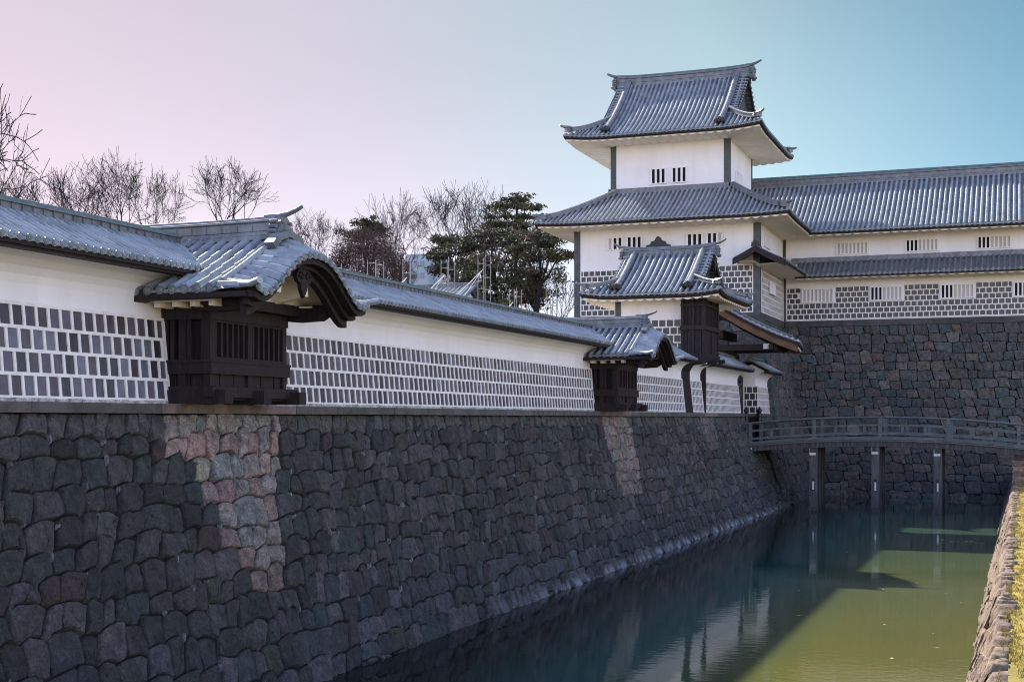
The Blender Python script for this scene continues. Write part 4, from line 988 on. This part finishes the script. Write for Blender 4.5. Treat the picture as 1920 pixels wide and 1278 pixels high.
for x, y_ in ((-12.72, 66.3), (-12.40, 68.1)):
    p = MB(); p.tube((x, y_, -1.35), (x, y_, .20), .11, None, 12); p.tube((x, y_, .20), (x, y_, .26), .14, .14, 12)
    p.sweep([(x, y_, z) for z in (.26, .32, .40, .47, .53, .60)], [(math.cos(2 * PI * q / 10), math.sin(2 * PI * q / 10)) for q in range(10)], True, X, [.07, .11, .13, .10, .04, .012]); p.build('newel_post', 'black_iron', t)
p = MB(); p.box(-12.6, -12.2, 65.0, 65.06, -1.5, -1.42); p.build('deck_plate', 'white_paint', t)

# ---------------------------------------------------------------- water, grounds
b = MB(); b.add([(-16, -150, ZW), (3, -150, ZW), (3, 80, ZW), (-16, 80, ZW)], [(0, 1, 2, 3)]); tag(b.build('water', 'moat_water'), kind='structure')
b = MB(); b.add([(-16, -150, -5.5), (3, -150, -5.5), (3, 80, -5.5), (-16, 80, -5.5)], [(0, 1, 2, 3)]); tag(b.build('moat_bed', 'earth'), kind='structure')
b = MB(); g0 = .1
b.add([(-3000, -300, g0), (-13.85, -300, g0), (-13.85, 3000, g0), (-3000, 3000, g0)], [(0, 1, 2, 3)])
b.add([(-13.85, 84, g0), (24, 84, g0), (24, 3000, g0), (-13.85, 3000, g0)], [(0, 1, 2, 3)])
tag(b.build('castle_ground', 'earth'), kind='structure')
def hill(x, y):
    hm = 3.0 + 4.3 * min(1, max(0, (-24 - x) / 14)) + 3.2 * min(1, max(0, (-38 - x) / 20)); k = min(1, max(0, (y - 75) / 10)); k = k * k * (3 - 2 * k)
    e_ = min(1, max(0, (-19 - x) / 4)); return g0 - .3 + (hm * k * e_) + .25 * noise.noise(V((x * .1, y * .1, 0))) * k
b = MB(); b.grid([[V((x, y, hill(x, y))) for y in [72 + j * 2.2 for j in range(10)] + [100, 130, 180, 300]] for x in [-300, -200, -140] + [-110 + i * 2.5 for i in range(38)]], True)
tag(b.build('hill', 'earth'), kind='structure')
ZB = -2.9
b = MB(); nx, ny = 26, 160; rows = []
for i in range(nx + 1):
    x = -.14 + (i / nx) ** 2 * 6; rows.append([V((x, 3 + 62 * j / ny, ZB + .03 * noise.noise(V((x * 3, 3 + 62 * j / ny * 2., 0))) + .02)) for j in range(ny + 1)])
b.grid(rows, True); b.add([(5.86, -300, ZB), (3000, -300, ZB), (3000, 3000, ZB), (5.86, 3000, ZB)], [(0, 1, 2, 3)]); b.add([(-.14, -300, ZB), (5.86, -300, ZB), (5.86, 3, ZB), (-.14, 3, ZB)], [(0, 1, 2, 3)]); b.add([(-.14, 65, ZB), (5.86, 65, ZB), (5.86, 78, ZB), (-.14, 78, ZB)], [(0, 1, 2, 3)])
tag(b.build('bank_ground', 'grass'), kind='structure')
# grass blades and moss along the bank
b = MB()
for i in range(40000):
    y = 6 + 54 * rnd.random() ** 1.5; x = -.24 + rnd.random() ** 1.3 * .95
    if noise.noise(V((x * 4, y * 1.7, 3))) < -.12 and x < .1: continue
    h = rnd.uniform(.02, .06); a = rnd.uniform(0, 2 * PI); dx, dy = .005 * math.cos(a), .005 * math.sin(a); lx, ly = rnd.uniform(-.03, .03), rnd.uniform(-.03, .03); z = ZB + .02
    b.add([(x - dx, y - dy, z), (x + dx, y + dy, z), (x + lx, y + ly, z + h)], [(0, 1, 2)])
tag(b.build('grass_blades', 'grass'), 'short yellow green grass along the top of the right bank', 'grass', kind='stuff')
# right bank revetment
t = thing('bank_wall', (-.5, 30, ZW), 'low sunlit stone edging wall of the grassy right bank', 'stone wall')
def bank_map(s, h, d):
    k = (h - ZW) / (ZB - ZW); wv = .04 * noise.noise(V((s * .9, 0, 1))); return V((-.80 + .5 * k + wv - d, s, h + d * .3))
def bank_col(s, h, k): u = rnd.uniform(.65, 1.1); return (u, u * rnd.uniform(.94, 1.0), u * rnd.uniform(.88, 1.0))
a = MB(); coursed(a, 3, 77.5, [-4.9, -4.35, -3.9, -3.45, ZB - .03], bank_map, bank_col, .5, 0, .035); a.build('stone_facing', 'bank_stone', t)
a = MB(); a.extrude([(-.86, 3, -5.6), (-.72, 3, ZW), (-.26, 3, ZB - .05), (.3, 3, ZB - .05), (.3, 3, -5.6)], (0, 75, 0)); a.build('rubble_core', 'mortar', t)
a = MB(); y = 3
while y < 64.8:
    l = rnd.uniform(.22, .62); xin = rnd.uniform(-.16, .02); xo = -.36 + rnd.uniform(-.05, .05); zt = ZB + rnd.uniform(.0, .07)
    n1, n2 = 6, 6; rows = []
    for i in range(n1 + 1):
        row = []
        for j in range(n2 + 1):
            x = lerp(xo, xin, i / n1); yy = lerp(y + .012, y + l - .012, j / n2); ed = min(i, n1 - i) / n1 * 2; ej = min(j, n2 - j) / n2 * 2
            z = zt - .16 * (1 - min(1, ed * 2.6)) ** 2 - .11 * (1 - min(1, ej * 2.6)) ** 2 + .03 * noise.noise(V((x * 9, yy * 7, 2))); row.append(V((x - (.03 if i == 0 else 0), yy, z)))
        rows.append(row)
    rows.insert(0, [V((p.x - .01, p.y, ZB - .25)) for p in rows[0]])
    a.grid(rows, True, bank_col(0, 0, 0)); y += l
a.build('coping_stone', 'bank_stone', t)
# approach steps and abutment on the right bank
t = thing('stone_steps', (1, 63, ZB), 'small brick coloured steps climbing from the grass bank to the bridge', 'steps')
for k in range(5):
    a = MB(); zz = ZB + k * .2; a.box(-.32, 3.2, 60.8 + k * .55, 66.0, zz, zz + .19, (1.2, 1.05, .95) if k % 2 else (.8, .66, .58)); a.build('step', 'bank_stone', t)
a = MB()
for k in range(5): a.box(-.36, -.325, 60.8 + k * .55, 66, ZB + k * .2 + .17, ZB + k * .2 + .2, (1.5, 1.5, 1.4))
a.build('nosing', 'bank_stone', t)
t = thing('bridge_abutment', (1, 67, ZB), 'dark stone abutment under the right end of the bridge', 'abutment')
a = MB(); a.box(-.3, 3.2, 66.01, 69.5, ZB, -1.36, (1, 1, 1)); a.build('block', 'cap_stone', t)

# floating leaves
b = MB()
for i in range(60):
    if i < 40: cx, cy = rnd.gauss(-1.9, .4), rnd.gauss(50.5, .35)
    else: cx, cy = rnd.uniform(-6, -1.2), rnd.uniform(16, 54)
    a = rnd.uniform(0, PI); r1 = rnd.uniform(.03, .08); b.add([(cx + r1 * math.cos(a + k * PI / 2) * (1 if k % 2 else .5), cy + r1 * math.sin(a + k * PI / 2) * (1 if k % 2 else .5), ZW + .006) for k in range(4)], [(0, 1, 2, 3)])
tag(b.build('floating_leaves', 'dry_leaf'), 'few pale dead leaves floating on the green moat', 'leaves', kind='stuff')

# ================================================================= TREES
def pix(px, Yd, z=0.):  # world point on the ray column px at depth Y
    r = (px - 960) / 2520; tt = Yd / (.9351 + .3543 * r); return V((tt * (-.3543 + .9351 * r), Yd, z))
def bare_mesh(seed, lv=8, spread=1., stems=5, trunk=.15, lean=.1):
    R_ = random.Random(seed); tr, br = MB(), MB(); tri = [(math.cos(2 * PI * q / 3), math.sin(2 * PI * q / 3)) for q in range(3)]
    hept = [(math.cos(2 * PI * q / 7), math.sin(2 * PI * q / 7)) for q in range(7)]
    def grow(p, d, L, r, k):
        mb = tr if k < 1 else br; pts = [p]; seg = 4 if k < 3 else 3; dd = d.copy(); wob = .10 + .018 * k
        for i in range(seg):
            dd = (dd + V((R_.gauss(0, wob), R_.gauss(0, wob), R_.gauss(0, wob * .7) + .02)) ).normalized(); pts.append(pts[-1] + dd * (L / seg))
        r1 = max(r * .74, .0125); mb.sweep(pts, tri if k > 1 else hept, True, V((.3, .2, 1)), [lerp(r, r1, i / seg) for i in range(seg + 1)], cap=False)
        if k >= lv: return
        nb = stems if k == 0 else R_.choice((2, 2, 3)); a0 = R_.uniform(0, 2 * PI)
        for i in range(nb):
            a = a0 + 2 * PI * i / nb + R_.uniform(-.5, .5); tilt = R_.uniform(.28, .62) * spread if k else R_.uniform(.25, .85) * spread
            s1 = dd.cross(V((math.cos(a), math.sin(a), .15))).normalized()
            nd = (dd * math.cos(tilt) + s1 * math.sin(tilt) + Z * .04).normalized()
            grow(pts[-1] if (i < 2 or k == 0) else pts[-2], nd, L * (1.2 if k == 0 else R_.uniform(.72, .90)), max(r1 * R_.uniform(.62, .82), .0125), k + 1)
        if 1 < k:
            for i in range(1 if k < 4 else 3):
                a = R_.uniform(0, 2 * PI); q = pts[R_.randrange(1, len(pts))]; nd = (dd * .6 + V((math.cos(a), math.sin(a), R_.uniform(-.3, .5)))).normalized(); l2 = min(L * .7, R_.uniform(.25, .7))
                m_ = q + nd * l2 * .5 + V((R_.gauss(0, .03), R_.gauss(0, .03), .03)); br.sweep([q, m_, m_ + nd * l2 * .5 + Z * l2 * .15], tri, True, V((.3, .2, 1)), [.010, .007, .004], cap=False)
    grow(V((0, 0, 0)), V((lean, 0, 1)).normalized(), 1.5, trunk, 0)
    return tr, br
def norm_tree(tr, br, H):
    zz = max(p[2] for p in br.v); k = H / zz
    wx = sorted(math.hypot(p[0], p[1]) for p in br.v)[int(len(br.v) * .97)]; kx = 4.6 / wx
    for m in (tr, br): m.v = [(p[0] * kx, p[1] * kx, p[2] * k) for p in m.v]
protos = []
for sd0, sp, stm, mt_ in ((3, .95, 5, 'bark'), (11, 1.1, 6, 'pale_bark'), (23, .8, 4, 'bark')):
    tr, br = bare_mesh(sd0, 6, sp, stm, .19, .05); norm_tree(tr, br, 10); protos.append((tr, br, mt_))
first = {}
def put_tree(k, px, Yd, top_v, label, rz, wide=1., z0=.1, grp='bare winter trees behind the wall'):
    p = pix(px, Yd, z0); r = (px - 960) / 2520; dep = Yd / (.9351 + .3543 * r); H = (784 - top_v) / 2520 * dep - z0
    if k not in first:
        o = bpy.data.objects.new('bare_tree', None); C.objects.link(o)
        tr, br, mt_ = protos[k]; tr.build('trunk', mt_, o); br.build('crown', 'twig', o); first[k] = o
    else: o = copy_tree(first[k])
    o.location = p; o.scale = (H / 10 * wide * .78, H / 10 * wide * .78, H / 10); o.rotation_euler = (0, 0, rz)
    tag(o, label, 'tree', grp); return o
put_tree(1, -118, 44, 20, 'tall bare tree cut off by the left edge of the photo', .3, .9)
put_tree(1, 0, 70, 290, 'dense low bare tree at the left edge below the cut off tall one', 2.3, 1.1, 5)
def hz(px, Yd): p = pix(px, Yd); return hill(p.x, Yd) - .15
put_tree(1, 142, 88, 296, 'leftmost whole bare tree with thin arching limbs', 1.2, 1.5, hz(142, 88))
put_tree(0, 222, 84, 274, 'tallest round-headed bare tree above the near wall roof', 2.2, 1.3, hz(222, 84))
put_tree(2, 292, 92, 308, 'thin bare tree squeezed between two wider bare trees above the bay ridge', 3.0, 1.0, hz(292, 92))
put_tree(2, 412, 86, 292, 'dense bare tree right above the ridge of the near bay', .8, 1.25, hz(412, 86))
put_tree(1, 585, 95, 382, 'bare tree just right of the near bay ridge tip', 4.0, 1.35, hz(585, 95))
put_tree(0, 748, 85, 350, 'slender forked bare tree behind the rust brown shrub', 4.4, 1.2, hz(748, 85))
put_tree(2, 850, 92, 336, 'bare tree left of the highest pine, tall and full', 1.9, 1.2, hz(850, 92))
put_tree(1, 912, 98, 338, 'bare tree close behind the highest pine', .4, .95, hz(912, 98))
put_tree(2, 1005, 105, 395, 'pale bare tree half hidden between the highest pine and tower roof', 2.9, .8, hz(1005, 105))
put_tree(0, 1045, 80, 475, 'low dark bare tree next to the left side of the tower', 2.6, 1.0, hz(1045, 80))

def pine(px, Yd, pads, label, top_v, kind='needle', leafn=900, name='pine_tree', cat='tree', grp=None, jitter=(.9, 1.1), ls=.16):
    base = pix(px, Yd, .1); t = thing(name, tuple(base), label, cat, grp)
    tr = MB(); cr = MB(); R_ = random.Random(int(px * 7 + Yd))
    def at(x_, v_, dy=0): q = pix(x_, Yd + dy); r = (x_ - 960) / 2520; q.z = (784 - v_) / 2520 * ((Yd + dy) / (.9351 + .3543 * r)); return q
    top = at(pads[0][0], pads[0][1]); n = 7; P = [base + (top - base) * (i / n) + V((R_.gauss(0, .25), R_.gauss(0, .2), 0)) * (1 if 0 < i < n else 0) for i in range(n + 1)]
    tr.sweep(P, [(math.cos(2 * PI * q / 7), math.sin(2 * PI * q / 7)) for q in range(7)], True, Y, [lerp(.30, .06, i / n) for i in range(n + 1)])
    for pd in pads:
        x_, v_, wx, wz = pd; dy = R_.uniform(-2., 2.); c = at(x_, v_, dy); m_ = (Yd / .95) / 2520; rx, rz_ = wx * m_, wz * m_
        i = max(1, min(n - 1, int(n * (c.z - base.z) / max(.1, top.z - base.z) * .85))); q = P[i]; mid = (q + c) / 2 + Z * R_.uniform(-.3, .2)
        tr.sweep([q, mid, c], [(math.cos(2 * PI * k / 5), math.sin(2 * PI * k / 5)) for k in range(5)], True, V((.3, .2, 1)), [.10, .06, .03])
        clumps = [(R_.gauss(0, .58), R_.gauss(0, .5), R_.gauss(0, .34)) for _ in range(16)]
        for cl in clumps:
            cc = c + V((cl[0] * rx, cl[1] * rx * .8, cl[2] * rz_)); tone = R_.uniform(.55, 1.6); br2 = R_.choice((.8, 1, 1.45)); cs_ = R_.uniform(.16, .34)
            e_ = cc; tr.sweep([c - Z * rz_ * .3, e_], [(1, 0), (-.5, .87), (-.5, -.87)], True, V((.3, .2, 1)), [.03, .015], cap=False)
            for k in range(int(leafn * .42) // 16):
                a, b_, g2 = R_.gauss(0, cs_), R_.gauss(0, cs_), R_.gauss(0, cs_ * .55)
                p = cc + V((a * rx, b_ * rx, g2 * rz_ * 1.3)); d1 = V((R_.gauss(0, 1), R_.gauss(0, 1), R_.gauss(.3, .8))).normalized() * ls; d2 = d1.cross(V((R_.gauss(0, 1), R_.gauss(0, 1), R_.gauss(0, 1)))).normalized() * ls * .35
                cr.add([p - d1 + d2, p + d1, p - d1 - d2], [(0, 1, 2)], False, (tone * br2, tone * R_.uniform(.9, 1.1), tone * R_.uniform(.8, 1.2) * br2))
    tr.build('trunk', 'bark', t); cr.build('crown', kind, t); return t
G = 'dark evergreen pines left of the tower'
pine(962, 84, [(968, 372, 34, 10), (945, 386, 26, 9), (985, 388, 26, 9), (962, 404, 38, 11), (940, 420, 28, 10), (990, 422, 28, 12)], 'highest pine with layered needle pads above the other evergreens', 370, grp=G, leafn=1300)
pine(850, 80, [(838, 452, 26, 16), (818, 478, 24, 16), (860, 470, 34, 16), (835, 505, 30, 16), (880, 492, 32, 18)], 'low bright green pine at the left end of the evergreen mass', 450, grp=G, leafn=1400)
pine(940, 78, [(920, 440, 42, 18), (895, 460, 38, 20), (960, 455, 46, 22), (915, 492, 46, 24), (965, 500, 46, 26), (940, 535, 50, 28), (890, 525, 40, 26), (920, 565, 50, 26), (975, 560, 40, 24), (870, 545, 36, 22)], 'broad dark pine in the middle of the evergreens, below the highest one', 440, grp=G, leafn=1700)
pine(1015, 76, [(1005, 440, 38, 18), (1040, 455, 34, 16), (985, 470, 38, 18), (1020, 480, 42, 16), (1000, 512, 34, 18), (1048, 478, 24, 14), (1010, 545, 34, 20), (980, 530, 30, 18)], 'open dark pine reaching under the left eave of the tower', 440, grp=G, leafn=1200)
pine(948, 60, [(945, 575, 14, 7), (955, 565, 12, 6), (938, 580, 10, 5)], 'little yellow green shrub just above the wall ridge', 560, name='shrub', cat='shrub', leafn=600, ls=.09)
pine(680, 88, [(684, 418, 26, 14), (672, 440, 26, 14), (705, 432, 22, 14)], 'dark green broadleaf tree poking up behind the rust brown shrub', 410, name='evergreen_tree', leafn=1600, ls=.16)
def twiggy(px, Yd, v0, v1, w_, label):
    R_ = random.Random(9); base = pix(px, Yd, .1); dep = Yd / (.9351 + .3543 * (px - 960) / 2520); s_ = dep / 2520; t = thing('brown_shrub', tuple(base), label, 'shrub')
    zt, zb = (784 - v0) * s_, (784 - v1) * s_; cc = V((base.x, base.y, (zt + zb) / 2)); m, f = MB(), MB(); tri = [(1, 0), (-.5, .87), (-.5, -.87)]
    for i in range(60):
        a = R_.uniform(0, 2 * PI); q = R_.uniform(0, 1) ** .5; e_ = cc + V((math.cos(a) * q * w_ * s_, math.sin(a) * q * w_ * s_, (zt - zb) / 2 * math.sqrt(max(0, 1 - q * q)) * R_.uniform(.6, 1)))
        m.sweep([base, lerp(base, e_, .5) + V((R_.gauss(0, .3), R_.gauss(0, .3), 0)), e_], tri, True, V((.3, .2, 1)), [.08, .04, .015], cap=False)
    for i in range(26000):
        a = R_.uniform(0, 2 * PI); ph = R_.uniform(-.4, 1); rr_ = R_.uniform(.3, 1) ** .4 * (1 + .16 * noise.noise(V((math.cos(a) * 2, math.sin(a) * 2, ph * 3)))); h = math.sqrt(max(0, 1 - ph * ph))
        p = cc + V((math.cos(a) * h * rr_ * w_ * s_, math.sin(a) * h * rr_ * w_ * s_, ph * rr_ * (zt - zb) / 2)); d1 = V((R_.gauss(0, 1), R_.gauss(0, 1), R_.gauss(.5, 1))).normalized() * R_.uniform(.1, .3); d2 = d1.cross(X).normalized() * .025; tn = R_.uniform(.5, 1.5)
        f.add([p - d2, p + d2, p + d1], [(0, 1, 2)], False, (tn, tn, tn))
    m.build('stems', 'bark', t); f.build('crown', 'bush_leaf', t)
twiggy(690, 78, 432, 640, 86, 'big rounded rust brown shrub rising behind the long wall')

# ---------------------------------------------------------------- steel support frames behind the long wall
frames = [(632, 494, 35.5, 'nearest the big bay'), (697, 487, 38, 'in front of the brown shrub'), (763, 489, 40.5, 'at the right edge of the brown shrub'), (834, 486, 43, 'before the outbuilding'), (903, 480, 45.5, 'the tallest one'), (962, 540, 48, 'low one right of the tallest'), (1030, 541, 52, 'farthest, next to the tower')]
for px, v, dep, lab in frames:
    r = (px - 960) / 2520; c = V((dep * (-.3543 + .9351 * r), dep * (.9351 + .3543 * r), .1)); zt = (784 - v) / 2520 * dep
    t = thing('support_frame', tuple(c), 'thin braced steel frame behind the long wall, ' + lab, 'frame', 'steel frames behind the long wall')
    m = MB()
    for dx in (-.13, .13):
        for dy in (0, .5): m.tube(c + V((dx, dy, 0)), V((c.x + dx, c.y + dy, zt)), .013, None, 6)
    z = .6
    while z < zt: m.tube((c.x - .13, c.y, z), (c.x + .13, c.y, z), .009, None, 5); m.tube((c.x - .13, c.y + .5, z), (c.x + .13, c.y + .5, z), .009, None, 5); m.tube((c.x + .13, c.y, z), (c.x + .13, c.y + .5, z), .009, None, 5); z += .42
    m.build('ladder', 'steel', t)
    m = MB(); m.tube((c.x, c.y, zt - .5), (c.x - 1.0, c.y - 1.9, zt - 2.3), .011, None, 6); m.tube((c.x, c.y, zt - .5), (c.x - 1.3, c.y - .6, zt - 2.6), .007, None, 5); m.build('brace', 'white_paint', t)

# ---------------------------------------------------------------- things far behind
t = thing('tiled_outbuilding', tuple(pix(812, 70, .1)), 'low white outbuilding with grey tiled roof half hidden behind the long wall', 'building')
c = pix(812, 70, 0); b = MB(); b.box(c.x - 2.2, c.x + 1.3, 70, 74, .1, 6.5); b.extrude([(c.x - 2.2, 70, 6.4), (c.x - 2.2, 74, 6.4), (c.x - 2.2, 72, 7.5)], (3.5, 0, 0)); b.build('wall', 'plaster', t)
r = MB(); slope(r, (c.x - 2.8, 69.2, 0), X, Y, 4.7, lambda u, d: 6.35 + .46 * d, lambda u: 2.8, .27, .08, .4); slope(r, (c.x + 1.9, 74.8, 0), -X, -Y, 4.7, lambda u, d: 6.35 + .46 * d, lambda u: 2.8, .27, .08, .8); r.build('roof', 'roof_tile', t)
g = MB(); ridge(g, [(c.x - 2.8, 72, 7.58), (c.x + 1.9, 72, 7.58)], .3, .3, .3, .3); g.build('ridge', 'ridge_tile', t)
w_ = MB(); w_.box(c.x - 1.2, c.x + .6, 69.96, 70.0, 4.6, 5.6); w_.build('window', 'interior', t)
t = thing('distant_block', tuple(pix(792, 240, .1)), 'pale blue high rise block far away between the bare trees', 'building')
c = pix(792, 240, 0); b = MB(); b.box(c.x - 3.4, c.x + 1.0, 240, 250, 0, 32.2); b.box(c.x + .9, c.x + 3.6, 242, 250, 0, 30.0); b.build('wall', 'pale_concrete', t)
for k in range(5):
    w_ = MB()
    for q in range(3): w_.box(c.x - 3.0 + q * 1.3, c.x - 2.2 + q * 1.3, 239.9, 240.02, 20.5 + k * 2.3, 21.6 + k * 2.3)
    w_.build('window_row', 'window_glass', t)
for o in bpy.data.objects:
    if 'base' in o: del o['base']
